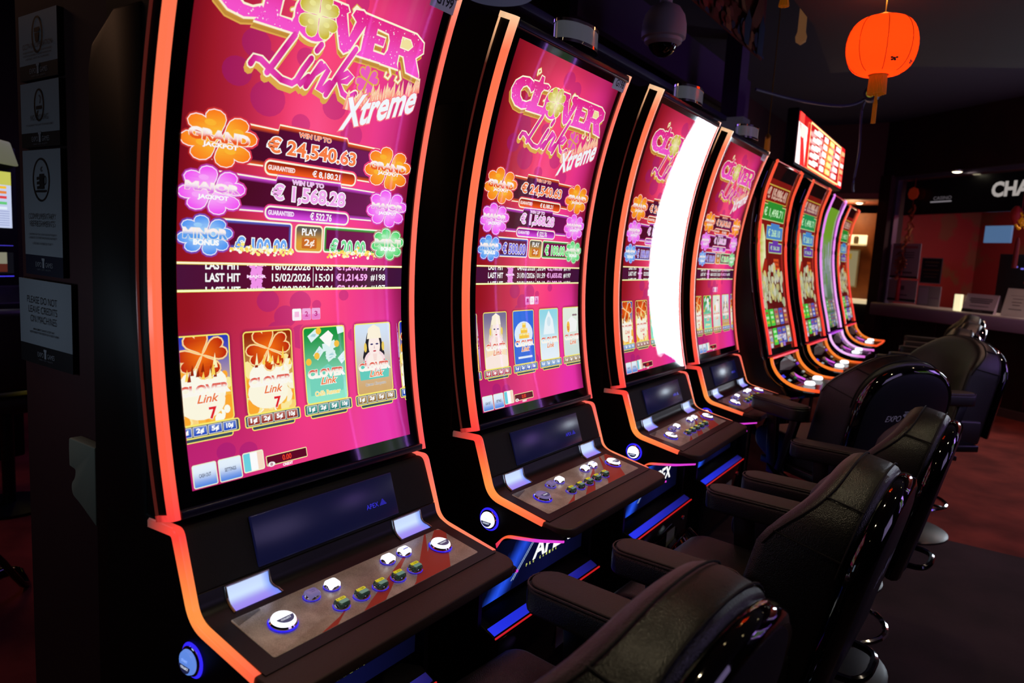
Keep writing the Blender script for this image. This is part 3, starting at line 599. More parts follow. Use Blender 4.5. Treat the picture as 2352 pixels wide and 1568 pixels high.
def strips_lower(side):
    m = MB(); x0, x1 = (0, .0168) if side == 0 else (MW-.0168, MW)
    def colr(p):
        c = mix(lin((255, 148, 70)), lin((255, 118, 66)), sst(.80, .76, p[2])) if p[2] < .86 else mix(lin((255, 148, 70)), lin((255, 70, 58)), sst(.86, .94, p[2]))
        if p[1] < -.2: c = mix(c, lin((255, 96, 64)), sst(-.2, -.24, p[1]))
        if p[1] > .02: c = mix(c, lin((96, 60, 56)), sst(.02, .085, p[1]))
        return mix(c, lin((255, 128, 110)), .5) if side else c
    n = len(LOUT); xo, xi = (x0, x1) if side == 0 else (x1, x0); s = .003 if side == 0 else -.003
    mid = [(a[0]+(b[0]-a[0])*.22, a[1]+(b[1]-a[1])*.22) for a, b in zip(LOUT, LIN_)]
    rows = [[(xi, b[0], b[1]), (xi, a[0]*.8+c[0]*.2, a[1]*.8+c[1]*.2), (xi-s, *a), (xo+s, *a), (xo, *c), (xo, *b), (xo+2*s, *b)] for a, b, c in zip(LOUT, LIN_, mid)]
    m.strip(rows, colr); m.add(rows[-1], [tuple(range(7))], colr); m.add(rows[0], [tuple(range(7))], colr); return m
def head():
    m = MB(); N = 30
    poly = [arc(1.822, lerp(T0+.002, T1-.002, i/N)) for i in range(N+1)]
    poly = poly+[(.10, 2.135), (.21, 2.09), (.235, 2.02), (.215, 1.75), (.20, 1.40), (.17, .96)]
    m.prism(poly, .0165, MW-.0165)
    # the recessed side cheeks
    for x0, x1 in ((.0045, .0165), (MW-.0165, MW-.0045)):
        poly = [arc(1.826, lerp(T0+.002, T1-.002, i/N)) for i in range(N+1)]+[arc(1.869, lerp(T1-.002, T0+.002, i/N)) for i in range(N+1)]; m.prism(poly, x0, x1)
        poly = [arc(1.869, lerp(T0+.002, T1-.002, i/N)) for i in range(N+1)]+[(.05, 2.12), (.235, 2.02), (.215, 1.75), (.20, 1.40), (.17, .95)]; m.prism(poly, x0+.002, x1-.002)
    return m
def bezel():
    m = MB(); N = 34; rows = []
    for i in range(N+1):
        t = lerp(T0+.001, T1-.003, i/N); rows.append([(x, *arc(1.8148, t)) for x in (.0166, .2, .35, .5, MW-.0166)])
    m.strip(rows); a, b = arc(1.8148, T0+.001), arc(1.83, T0+.001)
    return m
def cover():
    m = MB(); N = 60; m.strip([[(x, *arc(1.8108, lerp(T0+.002, T1-.004, i/N))) for x in (.0172, MW-.0172)] for i in range(N+1)]); return m
def topcap():
    m = MB(); y, z = arc(1.811, T1-.002); m.box((.017, y-.002, z-.020), (MW-.017, y+.016, z+.002)); return m
def lip():
    m = MB(); y, z = arc(1.811, T0+.002); m.box((.017, y-.004, z-.004), (MW-.017, y+.012, z+.012)); return m
def backbox():
    """tall rear housing behind the head, down to the floor"""
    m = MB(); m.prism([(.02, 0), (.30, 0), (.30, 1.80), (.285, 1.845), (.20, 1.90), (.10, 1.90), (.10, .96), (.02, .95)], .004, MW-.004); return m
def cheek(sd):
    m = MB(); low = [(-.2355, .7470), (-.262, .744), (-.305, .733), (-.305, .722), (-.228, .7005), (-.140, .689), (-.118, .682), (-.104, .666), (-.092, .645), (-.05, .60), (-.035, .56), (-.035, 0), (.25, 0), (.25, .93), (.085, .9365)]
    poly = list(LIN_[1:])+low[1:]
    for x0, x1 in (((.0028, .020), (MW-.020, MW-.0028))[sd],): m.prism(poly, x0, x1)
    return m
def under_light(sd):
    m = MB(); P = fillet([(-.090, .643), (-.112, .681), (-.226, .6985), (-.308, .7205)], [.03, .02], 6); Q = fillet([(-.086, .655), (-.118, .691), (-.228, .7075), (-.308, .7265)], [.03, .02], 6)
    def colr(p):
        c = mix(lin((255, 100, 50)), lin((230, 40, 90)), sst(-.115, -.092, p[1])); c = mix(c, lin((255, 60, 50)), sst(-.18, -.20, p[1])); return mix(c, lin((224, 60, 214)), sst(-.205, -.22, p[1]))
    for x0, x1 in (((-.0006, .004), (MW-.004, MW+.0006))[sd],): m.prism(P+Q[::-1], x0, x1, col=colr)
    return m
def speaker():
    m = MB(); P = fillet([(.07, .944), (-.001, .951), (-.0150, .917), (-.0455, .838)], [.016, .01], 5)
    m.prism(P+[(.07, .838)], .0172, MW-.0172); return m
def lowpanel():
    m = MB(); P = fillet([(.02, .8385), (-.0475, .8365), (-.0580, .8040), (-.094, .788), (-.2500, .7600)], [.002, .02, .03], 6)
    m.prism(P+[(-.25, .728), (.02, .728)], .0172, MW-.0172); return m
def on_panel(x, t, h=0):
    """point of the sloping front panel: t metres down from its top lip, h proud of it"""
    a, b = Vector((-.0068, .9553)), Vector((-.0627, .7954)); d = (b-a).normalized(); n = Vector((d.y, -d.x)); p = a+d*t+n*h
    return (x, p.x, p.y)
DKA, DKB = Vector((-.0911, .788)), Vector((-.2239, .7637)); DKD = (DKB-DKA).normalized(); DKN = Vector((-DKD.y, DKD.x))*-1
if DKN.y < 0: DKN = -DKN
def on_deck(x, s, h=0):
    p = DKA+DKD*s+DKN*h; return (x, p.x, p.y)
def lcd():
    m = MB(); m.box((.151, .016, -.004), (.551, .118, .0022)); return m.mapped(lambda p: on_panel(*p))
def lcd_logo():
    D = Draw((0, -1), (1, 1), .00005); D.h = .0026
    D.text('APEX', .452, -.0845, .490, -.0735, (40, 40, 210), .0); n = 5
    for k in range(n): w = .011*(1-k/n); D.rect(.505-w, -.0845+k*.0029, .505+w, -.0845+k*.0029+.0017, (36, 36, 190))
    D.mb.v = [on_panel(p[0], -p[1], p[2]) for p in D.mb.v]; return D.mb
def pocket(x0, x1):
    """lit scoop where the front panel meets the deck: frame, curved back, cheek"""
    fr, inn = MB(), MB(); A = Vector((-.0490, .8335)); C = Vector((-.0800, .7930)); K = Vector((-.0590, .8030))
    prof = fillet([tuple(A), tuple(K), tuple(C)], .028, 8); dn = Vector((-.32, .95)).normalized()
    back = [(p[0]-.0030, p[1]+.0022) for i, p in enumerate(prof)]
    n = len(prof); off = Vector((-.0035, .0012))
    xa, xb = x0, x1
    F = [(xa+.004+.0*k, p[0]+off.x, p[1]+off.y) for k, p in enumerate(prof)]
    path = [(xa, p[0]+off.x, p[1]+off.y) for p in prof[::-1]]+[(lerp(xa, xb, k/4), prof[0][0]+off.x, prof[0][1]+off.y) for k in range(1, 4)]+[(xb-.002+.012*(i/(n-1))**2, p[0]+off.x, p[1]+off.y) for i, p in enumerate(prof)]
    fr.tube(path, .0024, 6)
    sh = lambda t: mix(lin((70, 70, 250)), lin((176, 190, 255)), t)
    rows = []
    for i, p in enumerate(prof):
        b = Vector(back[i]); f = Vector(p)+off*.6; rows.append([(lerp(xa+.002, xb-.022, k/6), b.x, b.y) for k in range(7)]+[(xb-.002+.012*(i/(n-1))**2, f.x, f.y)])
    def colr(p):
        t = (p[2]-.793)/.04; e = mix(lin((150, 130, 240)), lin((205, 226, 255)), sst(.1, .5, t)); e = mix(e, lin((84, 70, 250)), sst(.62, .8, t)); e = mix(e, lin((196, 214, 255)), sst(.86, 1, t))
        return mix(e, lin((96, 140, 255)), sst(xb-.024, xb-.004, p[0])*.8)
    inn.strip(rows, colr); inn.strip([[(xa+.002, *back[i]) for i in range(n)], [(xa, p[0], p[1]) for p in prof]], colr)
    return fr, inn
def plate():
    m = MB(); q = rrect(.0535, -.1355, .6465, -.002, .006); m.prism(q, 0, .0016, 'z'); return m.mapped(lambda p: on_deck(p[0], -p[1], p[2]))
def plate_art():
    D = Draw((.0535, -.1355), (.6465, -.002), .00004); D.h = .0017; c = lambda p: lin((226, 84, 66))
    for q in ([(.592, -.003), (.598, -.003), (.470, -.135), (.416, -.135), (.43, -.128)], [(.632, -.002), (.6465, -.012), (.6465, -.03), (.540, -.135), (.470, -.135), (.506, -.085)], [(.505, -.03), (.510, -.03), (.330, -.135), (.268, -.135), (.30, -.12)], [(.22, -.118), (.26, -.10), (.20, -.135), (.16, -.135)]):
        D.fill(q, c)
    for k in range(26): x = .058+k*.0022; D.rect(x, -.026+k*.0006, x+.0009, -.004, (60, 54, 50))
    D.mb.v = [on_deck(p[0], -p[1], p[2]) for p in D.mb.v]; return D.mb
def dome(r, h, sq=False):
    m = MB(); n = 28; rows = []
    for rr, hh in ((1.0, 0), (1.0, h*.35), (.93, h*.8), (.75, h), (.4, h*1.06), (.02, h*1.08)):
        row = []
        for k in range(n):
            a = 2*PI*k/n; c, q = math.cos(a), math.sin(a); e = (abs(c)**5+abs(q)**5)**(-1/5) if sq else 1
            row.append((rr*r*c*e, rr*r*q*e*(.86 if sq else 1), hh))
        rows.append(row)
    m.strip(rows, closed=True); m.add(rows[-1], [tuple(range(n))]); m.add(rows[0], [tuple(range(n))[::-1]]); return m
def placed(mb, x, s, base): return mb.mapped(lambda p: on_deck(x+p[0], s-p[1], base+p[2]))
def placed_side(mb, x): return mb.mapped(lambda p: (x-p[2], -.0586-p[0], .721+p[1]))
def tray():
    m = MB(); P = fillet([(.004, -.226), (.004, -.285), (.030, -.3180), (MW/2, -.3180), (MW-.030, -.3180), (MW-.004, -.285), (MW-.004, -.226)], [.03, .03, 0, .03, .03], 6)
    P = [p for i, p in enumerate(P) if i == 0 or (Vector(p)-Vector(P[i-1])).length > 1e-5]
    m.prism([(x, y) for x, y in P][::-1], -.026, 0, 'z')
    return m.mapped(lambda p: (p[0], p[1], .7600+p[2]+(p[1]+.226)*.09))
def tray_under():
    m = MB(); m.prism([(-.30, .727), (-.225, .727), (-.225, .700), (-.29, .715)], .018, MW-.018); m.prism([(-.23, .725), (.02, .725), (.02, .66), (-.10, .66)], .02, MW-.02); return m
def belly():
    D = Draw((0, 0), (.66, .215), .0001)
    def g(p):
        a = (p[0]-.205-(p[1]-.08)*1.2)/.075; c = mix(lin((4, 5, 18)), lin((40, 90, 255)), max(0, 1-abs(a))**1.3); return mix(c, lin((16, 18, 70)), max(0, 1-abs(p[0]-.4)/.3)*.5)
    D.grid(0, 0, .66, .215, 34, 8, g)
    for k in (.245, .256): D.fill([(k-.05, .03), (k-.047, .03), (k+.083, .135), (k+.08, .135)], (200, 226, 255))
    D.text('APEX', .325, .062, .58, .120, (255, 255, 255), .03, shear=.2)
    for k, ch in enumerate('PRO GAMING'):
        if ch != ' ': D.text(ch, .282+k*.0205, .050, .289+k*.0205, .060, (226, 236, 120), .02)
    return D.mapped(lambda u, v, h: (.02+u, -.002-h, .405+v))
def lowbody():
    m = MB(); m.box((.018, .002, .38), (MW-.018, .25, .70)); m.prism([(.25, 0), (-.035, 0), (-.060, .02), (-.080, .34), (-.085, .352), (.02, .40), (.25, .40)], .022, MW-.022); return m
def ledge_light():
    m = MB(); m.prism([(-.079, .3545), (-.076, .3585), (-.052, .3690), (-.052, .366)], .03, MW-.03, col=lambda p: mix(lin((36, 50, 235)), lin((16, 16, 90)), sst(.25, .6, p[0]))); return m
def pin_line():
    m = MB(); m.box((.024, -.0885, .349), (MW-.024, -.0850, .3535), col=lin((200, 26, 30))); return m
def door():
    m = MB(); m.prism([(-.0605, .05), (-.0640, .05), (-.0835, .335), (-.080, .335)], .05, MW-.05); return m
def lock(): return MB().lathe([(.012, 0), (.012, .004), (.006, .006), (.001, .006)], 16, (0, 0, 0), 'z').mapped(lambda p: (.60+p[0], -.078-p[2], .28+p[1]))
def maker_plate(): m = MB(); m.box((.40, -.0790, .15), (.50, -.0765, .31)); return m
def candle(): return MB().lathe([(.104, 0), (.104, .052)], 40, (MW/2+.045, -.012, 2.128), sx=1, sy=.5)
def ring_(z, r=.107): return MB().lathe([(r-.003, 0), (r, .001), (r, .010), (r-.003, .011)], 40, (MW/2+.045, -.012, z), sx=1, sy=.5)
CANDLE = mat('signal_lens', (150, 154, 158), .22, spec=.5, emit=(70, 72, 78), es=.6, coat=.4)
LABELM = mat('label_film', (205, 206, 216), .4, emit=(74, 74, 92), es=.6)
PLATELBL = mat('printed_plate', (190, 196, 205), .45)
def machine_a(idx, loc, rz, tilt, label):
    g = GAMES[idx]; t = thing('slot_machine', label, 'slot machine', loc, rz, 'clover game machines in the front row')
    t.rotation_euler.x = tilt
    P = lambda name, mb, m, par=t, bev=0, **k: obj(name, mb, m, par, bev, key='A_'+k.pop('k', name), **k)
    cab = P('cabinet', backbox, BLACK, bev=.006); P('head_housing', head, BLACK); P('screen_bezel', bezel, BEZEL, weld=False); P('top_trim', topcap, NAVYTRIM, bev=.003); P('bottom_trim', lip, NAVYTRIM, bev=.002)
    P('lower_cabinet', lowbody, BLACK, bev=.004)
    for sd in (0, 1):
        P('side_cheek', lambda: cheek(sd), BLACK, k='ck%d' % sd); P('under_light', lambda: under_light(sd), LIGHT, k='ul%d' % sd)
        P('light_strip', lambda: strips_upper(sd), LIGHT, k='ls%d' % sd); P('light_strip', lambda: strips_lower(sd), LIGHT, k='ll%d' % sd)
    D = clover_screen(g); sc = obj('screen', D.mapped(scr_map), SCREEN, t, smooth=False, weld=False)
    P('screen_glass', cover, COVER, weld=False); sp = P('speaker_panel', speaker, FABRIC); d = P('display', lcd, LCD, bev=.002)
    P('display_mark', lcd_logo, LIGHT, d, smooth=False, weld=False)
    P('front_panel', lowpanel, PANELMETAL)
    for a, b, k in ((.072, .170, 'p0'), (.524, .622, 'p1')):
        fr, inn = pocket(a, b); f = P('lit_recess', lambda: inn, LIGHT, k=k+'i', weld=False); P('recess_frame', lambda: fr, SILVER, f, k=k+'f')
    pl = P('button_plate', plate, PLATE, bev=.0008); P('plate_print', plate_art, INK, pl, smooth=False, weld=False)
    off = {0: {}, 1: {'startL': LILAC}, 2: {}, 3: {}}[idx]
    def button(name, x, s, r, sq, m, k, cap=None):
        b = P(name, lambda: placed(dome(r, .010, sq), x, s, .006), m, k=k)
        P('button_ring', lambda: placed(MB().lathe([(r*(1.16 if sq else 1.08), 0), (r*(1.16 if sq else 1.1), .006), (r*(1.0 if sq else 1.0), .009), (r*.9, .009)], 28, sy=.88 if sq else 1), x, s, .002), CHROME, b, k=k+'r')
        P('button_glow', lambda: placed(MB().lathe([(r*1.0, .0005), (r*(1.26 if sq else 1.18), .0022)], 28, sy=.88 if sq else 1), x, s, .0016), BLUEGLOW, b, k=k+'g', weld=False)
        if cap: P('button_print', cap, LIGHT, b, k=k+'c', smooth=False, weld=False)
    def cap_print(x, s, kind):
        def f():
            D = Draw((-1, -1), (1, 1), .00005); D.h = .0172
            if kind == 'start':
                D.fill([(.019*math.cos(a), .019*math.sin(a)) for a in [PI*1.02+k*PI*.96/10 for k in range(11)]], (52, 60, 96)); D.text('COLLECT', -.011, -.0085, .011, -.0045, (240, 246, 255), .03)
            elif kind == 'cash': D.text('CASH', -.006, .001, .006, .004, (60, 50, 90)); D.text('OUT', -.0045, -.004, .0045, -.001, (60, 50, 90))
            elif kind == 'menu': D.rect(-.008, -.004, .008, -.0006, (90, 96, 200))
            else:
                D.rect(-.0115, .0012, .0115, .0090, (210, 196, 30), r=.002); D.text('1-'+kind, -.0085, .0028, .0085, .0074, (40, 40, 10), .02); D.rect(-.011, -.009, .011, .0004, (96, 130, 116), r=.002)
            return placed(D.mb, x, s, 0)
        return f
    button('start_button', .122, .069, .0245, False, off.get('startL', WHITELIT), 's0'+('x' if idx == 1 else ''), cap_print(.122, .069, 'start')); button('start_button', .584, .064, .0245, False, WHITELIT, 's1', cap_print(.584, .064, 'start'))
    button('cash_button', .216, .037, .0150, True, LILAC, 'b0', cap_print(.216, .037, 'cash')); button('game_button', .270, .035, .0150, True, WHITELIT, 'b1'); button('game_button', .434, .035, .0150, True, WHITELIT, 'b2'); button('menu_button', .488, .034, .0150, True, WHITELIT, 'b3', cap_print(.488, .034, 'menu'))
    for k, tx in enumerate(('50', '100', '150', '250', '500')): button('bet_button', .243+.0542*k, .096, .0150, True, CLEARGREEN, 'e%d' % k, cap_print(.243+.0542*k, .096, tx))
    b = P('side_button', lambda: placed_side(dome(.024, .010), -.004), WHITELIT if idx else LILACLIT, k='sb%d' % (idx > 0)); P('button_ring', lambda: placed_side(MB().lathe([(.0285, 0), (.0285, .006), (.024, .0085), (.022, .0085)], 28), .002), CHROME, b, k='sbr')
    P('button_glow', lambda: placed_side(MB().lathe([(.031, 0), (.034, .0022), (.028, .004)], 28), .0026), BLUEGLOW, b, k='sbg')
    def sprint():
        D = Draw((-1, -1), (1, 1), .00005); D.h = .0178
        D.fill([(.0185*math.cos(a), .0185*math.sin(a)) for a in [PI*1.05+k*PI*.90/10 for k in range(11)]], (30, 34, 70)); D.text('COLLECT', -.0115, -.0100, .0115, -.0055, (226, 236, 255), .04); D.text('START', -.009, .003, .009, .008, (150, 180, 236), .02)
        return placed_side(D.mb.mapped(lambda p: (p[0], p[1], p[2]-.0065)), -.004)
    P('button_print', sprint, LIGHT, b, k='sbp', smooth=False, weld=False)
    P('wrist_rest', tray, TRAY, bev=.004, seg=3); P('tray_support', tray_under, BLACK)
    P('belly_glass', belly, SCREEN, smooth=False, weld=False); P('ledge_light', ledge_light, LIGHT); P('accent_line', pin_line, LIGHT)
    dr = P('lower_door', door, GLOSS, bev=.002); P('lock', lock, CHROME, dr); P('maker_plate', maker_plate, PLATELBL, dr)
    cn = P('signal_lamp', candle, CANDLE)
    for z in (2.122, 2.180): P('chrome_ring', lambda: ring_(z), CHROME, cn, k='cr%.3f' % z)
    tx = ('G199', 'G198', 'G197', 'G196')[idx]
    def lab():
        m = MB(); m.box((.5525, 1.0545, .0006), (.6425, 1.1025, .0022)); return m.mapped(lambda p: scr_map(p[0]-.0, p[1], p[2]))
    l = P('asset_label', lab, LABELM)
    def labt():
        D = Draw((0, 0), (2, 2), .0001); D.h = .0026; D.text(tx, .568, 1.066, .625, 1.088, (12, 12, 30), .025); return D.mapped(scr_map)
    obj('label_print', labt, INK, l, smooth=False, weld=False)
    return t
LILACLIT = mat('button_blue', (120, 150, 220), .2, emit=(96, 140, 232), es=.9)
machine_a(0, (-.9117, .0005, -.0077), .0044, 0, 'nearest tall curved slot machine, left end of the row, gold sparks on its screen')
machine_a(1, (0, 0, 0), 0, 0, 'second tall slot machine from the left, crowned face card on its screen')
machine_a(2, (.935, -.0131, .0105), .0241, 0, 'third tall slot machine, screen crossed by a broad white glare')
machine_a(3, (1.8424, .0189, .0101), .0182, 0, 'fourth tall slot machine, right end of the pink screens')
# ------------------------------------------------------------------ slot machine with glowing tube frame (fruit game)
BW = .62
BUP = [(-.117, .962), (-.100, 1.03), (-.084, 1.094), (-.043, 1.25), (-.012, 1.408), (.011, 1.566), (.018, 1.734), (.005, 1.901), (-.020, 2.0), (-.044, 2.075)]
BLO = [(-.122, .952), (-.127, .930), (-.138, .902), (-.162, .866), (-.201, .832), (-.253, .808), (-.314, .797), (-.400, .797)]
def smooth(P, n=4):
    out = []
    for i in range(len(P)-1):
        p0, p1, p2, p3 = P[max(i-1, 0)], P[i], P[i+1], P[min(i+2, len(P)-1)]
        for k in range(n):
            t = k/n; out.append(tuple(.5*((2*p1[j])+(-p0[j]+p2[j])*t+(2*p0[j]-5*p1[j]+4*p2[j]-p3[j])*t*t+(-p0[j]+3*p1[j]-3*p2[j]+p3[j])*t**3) for j in range(len(p1))))
    return out+[P[-1]]
BUPS, BLOS = smooth(BUP), smooth(BLO)
BLEN = [0]
for _i in range(1, len(BUPS)): BLEN.append(BLEN[-1]+math.dist(BUPS[_i], BUPS[_i-1]))
BH = BLEN[-1]
def b_at(v):
    v = min(max(v, 0), BH-1e-6)
    for i in range(1, len(BLEN)):
        if v <= BLEN[i]: t = (v-BLEN[i-1])/(BLEN[i]-BLEN[i-1]); return (lerp(BUPS[i-1][0], BUPS[i][0], t), lerp(BUPS[i-1][1], BUPS[i][1], t))
def b_map(u, v, h): y, z = b_at(v); return (.035+u, y+.010-h, z)
BSW = BW-.07
def fruit_screen(kind):
    D = Draw((0, 0), (BSW, BH), .00004); D.band = .012; dk = (26, 26, 30); H = BH; s0, s1 = .035, H-.085
    D.grid(0, 0, BSW, H, 2, 30, (6, 6, 8))
    Y = lambda b: lerp(s0, s1, b)
    X = lambda a: a*BSW
    if kind == 'green':
        D.grid(0, s0, BSW, s1, 4, 24, lambda p: mix(mix(lin((92, 120, 84)), lin((150, 164, 160)), sst(Y(.2), Y(.5), p[1])), lin((120, 175, 46)), sst(Y(.5), Y(.8), p[1])))
        rnd = random.Random(3)
        for k in range(26): D.up(); D.raw([ell(X(rnd.random()), Y(rnd.uniform(.3, .7)), .04, .06, 12)], rnd.choice(((146, 166, 140), (170, 180, 190), (120, 160, 90))))
    else:
        D.grid(0, s0, BSW, s1, 4, 30, lambda p: mix(lin((96, 22, 22)), lin((128, 24, 18)), sst(Y(.1), Y(.8), p[1])))
        D.text('€ 15,086.41', X(.12), Y(.885), X(.86), Y(.95), (216, 170, 150), .03, (240, 214, 190), .03); D.ring(rrect(X(.06), Y(.87), X(.94), Y(.965), .01), -.004, .003, (214, 180, 70))
        for v0, v1, u0, c, l in ((.765, .855, .06, (20, 150, 50), '€ 1,498.71'), (.655, .735, .30, (70, 140, 214), '€ 268.10'), (.575, .635, .42, (110, 60, 180), '€ 56.20')):
            D.rect(X(u0), Y(v0), X(.96), Y(v1), c, r=.008); D.ring(rrect(X(u0), Y(v0), X(.96), Y(v1), .008), -.003, .003, (200, 230, 150)); D.rect(X(u0+.15), Y(v1)-.004, X(.8), Y(v1)+.016, c); D.text(l, X(u0+.07), Y(v0+.018), X(.86), Y(v1-.018), (206, 255, 200), .02)
        D.fill([(X(.02), Y(.74)), (X(.16), Y(.735)), (X(.27), Y(.66)), (X(.30), Y(.55)), (X(.22), Y(.45)), (X(.10), Y(.40)), (X(.0), Y(.42)), (X(0), Y(.6))], lambda p: mix(lin((190, 200, 40)), lin((250, 250, 200)), sst(X(.08), X(.26), p[0])))
        D.fill([(X(.06), Y(.385)), (X(.13), Y(.46)), (X(.26), Y(.54)), (X(.35), Y(.53)), (X(.31), Y(.44)), (X(.17), Y(.37)), (X(.08), Y(.36))], (170, 40, 26))
        D.text('FEEL', X(.62), Y(.475), X(.86), Y(.535), (236, 90, 40), .04); D.text('€2', X(.6), Y(.40), X(.8), Y(.47), (120, 60, 170), .03)
        rnd = random.Random(9)
        for k in range(80):
            x, y = X(rnd.uniform(.08, .95)), Y(rnd.uniform(.25, .44)); r = rnd.uniform(.014, .034)
            D.up(); D.raw([ell(x, y+.05*math.exp(-((x-X(.55))/.12)**2), r, r, 10)], rnd.choice(((206, 206, 170), (216, 214, 190), (190, 180, 120), (220, 210, 130), (180, 190, 150))))
    rnd = random.Random(4)
    for r in range(2):
        for c in range(5):
            col = rnd.choice(((150, 120, 110), (70, 190, 60), (84, 90, 180), (190, 180, 150), (160, 80, 84))); a, b = .05+c*.185, .235-.115*r
            col = (70, 196, 70) if c == 1 else ((96, 100, 190) if c == 2 and r else col)
            if kind == 'green': col = mixc(col, (140, 160, 140), .5)
            D.rect(X(a), Y(b-.10), X(a+.16), Y(b), col, r=.006)
            for k in range(3): D.rect(X(a+.03), Y(b-.085+k*.028), X(a+.13), Y(b-.07+k*.028), mixc(col, rnd.choice(((255, 255, 240), (240, 200, 60), (200, 40, 50))), .6))
    if kind != 'green': D.text('SELECT GAME', X(.36), Y(.05), X(.74), Y(.075), (226, 220, 226), .04)
    for a, b, c in ((.08, .02, (200, 200, 214)), (.1, .055, (150, 160, 190)), (.46, .012, (206, 180, 120)), (.58, .014, (150, 110, 200)), (.86, .03, (130, 180, 214))): D.rect(X(a), Y(b)-.012, X(a+.09), Y(b)+.014, c)
    return D
def b_tubes(pal):
    def cu(p):
        t = (p[2]-.95)/1.12; return mix(lin(pal[0]), lin(pal[1]), sst(.25, .85, t))
    def cl(p): return mix(lin(pal[2]), lin(pal[3]), sst(-.28, -.40, p[1]))
    up, lo = [], []
    for x in (.008, BW-.008):
        up.append(MB().tube([(x, y-.004, z) for y, z in BUPS[1:]]+[(x+(.03 if x < .1 else -.03), BUPS[-1][0]+.004, BUPS[-1][1]+.010)], .0085, 8, cu)); lo.append(MB().tube([(x, y-.004, z+.004) for y, z in BLOS], .0095, 8, cl))
    front = MB().tube([(.008, -.404, .801), (BW*.5, -.412, .801), (BW-.008, -.404, .801)], .009, 8, lambda p: cl(p))
    bar_ = MB().tube([(.008, -.128, .952), (BW-.008, -.128, .952)], .0075, 8, lambda p: mix(lin(pal[4]), lin(pal[5]), p[0]/BW))
    top = MB().tube([(.03, BUPS[-1][0]+.004, BUPS[-1][1]+.010), (BW-.03, BUPS[-1][0]+.004, BUPS[-1][1]+.010)], .004, 8, lambda p: lin((150, 40, 34)))
    return up, lo, front, bar_, top
def b_cover(): return MB().strip([[(x, y+.006, z) for x in (.022, BW-.022)] for y, z in BUPS])
def b_body():
    m = MB(); up = [(y+.012, z) for y, z in BUPS]; lo = [(y+.010, z-.012) for y, z in BLOS]
    m.prism(lo[::-1][:1]+[(-.40, .77), (-.30, .745), (-.12, .70), (-.06, .62), (-.04, 0), (.30, 0), (.30, 2.02), (.22, 2.10), (.0, 2.10)]+up[::-1]+lo, .0, BW); return m
def b_sides(sd):
    m = MB()
    for x0, x1 in (((-.055, -.002), (BW+.002, BW+.055))[sd],):
        up = [(y+.030, z) for y, z in BUPS if z < 1.9]; lo = [(y+.022, z-.012) for y, z in BLOS[:-10]]
        m.prism([(-.05, .60), (-.04, 0), (.28, 0), (.28, 1.85), (.10, 1.95)]+up[::-1]+lo+[(-.24, .76)], x0, x1)
    return m
def b_trim(sd):
    m = MB()
    for x in ((-.056, -.003, BW+.003, BW+.056)[sd],):
        m.tube([(x, y+(.030 if abs(x-BW/2) > .34 else .022), z) for y, z in BUPS if z < (1.34 if abs(x-BW/2) > .34 else 2.04)], .0042, 6); m.tube([(x, y+.020, z-.010) for y, z in BLOS[:-9]], .0042, 6)
    return m
def b_deck():
    rows = [[(x, y+.006+(.004 if .1 < x < .5 else 0), z+.001) for x in (.016, .15, .31, .47, BW-.016)] for y, z in BLOS]; return MB().strip(rows)
def b_deck_art():
    m = MB(); rnd = random.Random(6); D = Draw((0, 0), (BW, 1), .0001); L = len(BLOS)
    f = lambda u, v, h: (u, lerp(BLOS[min(int(v*(L-1)), L-2)][0], BLOS[min(int(v*(L-1)), L-2)+1][0], v*(L-1)-min(int(v*(L-1)), L-2))+.004-h*.3, lerp(BLOS[min(int(v*(L-1)), L-2)][1], BLOS[min(int(v*(L-1)), L-2)+1][1], v*(L-1)-min(int(v*(L-1)), L-2))+.002+h)
    D.fill([(.12, .40), (.2, .24), (.31, .16), (.42, .24), (.5, .40), (.31, .46)], (20, 20, 22)); D.fill([(.30, .10), (.46, .12), (.52, .35), (.44, .30), (.38, .2)], (70, 62, 52))
    for u, v, c, r in ((.09, .52, (60, 60, 220), .035), (.55, .40, (80, 30, 200), .03), (.12, .62, (150, 170, 180), .025), (.52, .58, (150, 160, 160), .025), (.53, .32, (140, 170, 190), .018), (.26, .62, (40, 120, 50), .022), (.36, .66, (30, 90, 60), .022), (.44, .66, (96, 96, 56), .022), (.36, .74, (60, 70, 90), .022), (.44, .75, (50, 80, 70), .022), (.30, .55, (110, 90, 60), .04)):
        D.up(); D.raw([[(u-r, v-r*.8), (u+r, v-r*.8), (u+r, v+r*.8), (u-r, v+r*.8)]], c)
    return D.mapped(f)
def b_button(x, y): return MB().lathe([(.036, 0), (.038, .010), (.030, .018), (.001, .020)], 20, (x, y, .803), sx=1.1, sy=.8)
def b_glow_arm(x, y): return MB().tube([(x, y+.05, .815), (x+.01, y+.09, .825), (x+.03, y+.13, .84)], .006, 6, lambda p: lin((226, 90, 230)))
def b_pedestal(): return MB().tube([(BW*.36, -.20, .74), (BW*.26, -.12, .62), (BW*.24, -.06, .45)], .012, 6)
PALO = ((255, 60, 44), (255, 84, 52), (255, 130, 44), (255, 84, 40), (255, 40, 44), (255, 60, 96)); PALV = ((250, 160, 250), (240, 130, 246), (255, 190, 255), (236, 120, 226), (170, 50, 220), (190, 60, 230)); PALW = ((190, 120, 255), (205, 150, 255), (160, 110, 255), (150, 90, 255), (120, 90, 255), (150, 100, 255))
BGLASS = mat('fruit_bezel', (4, 4, 6), .05)
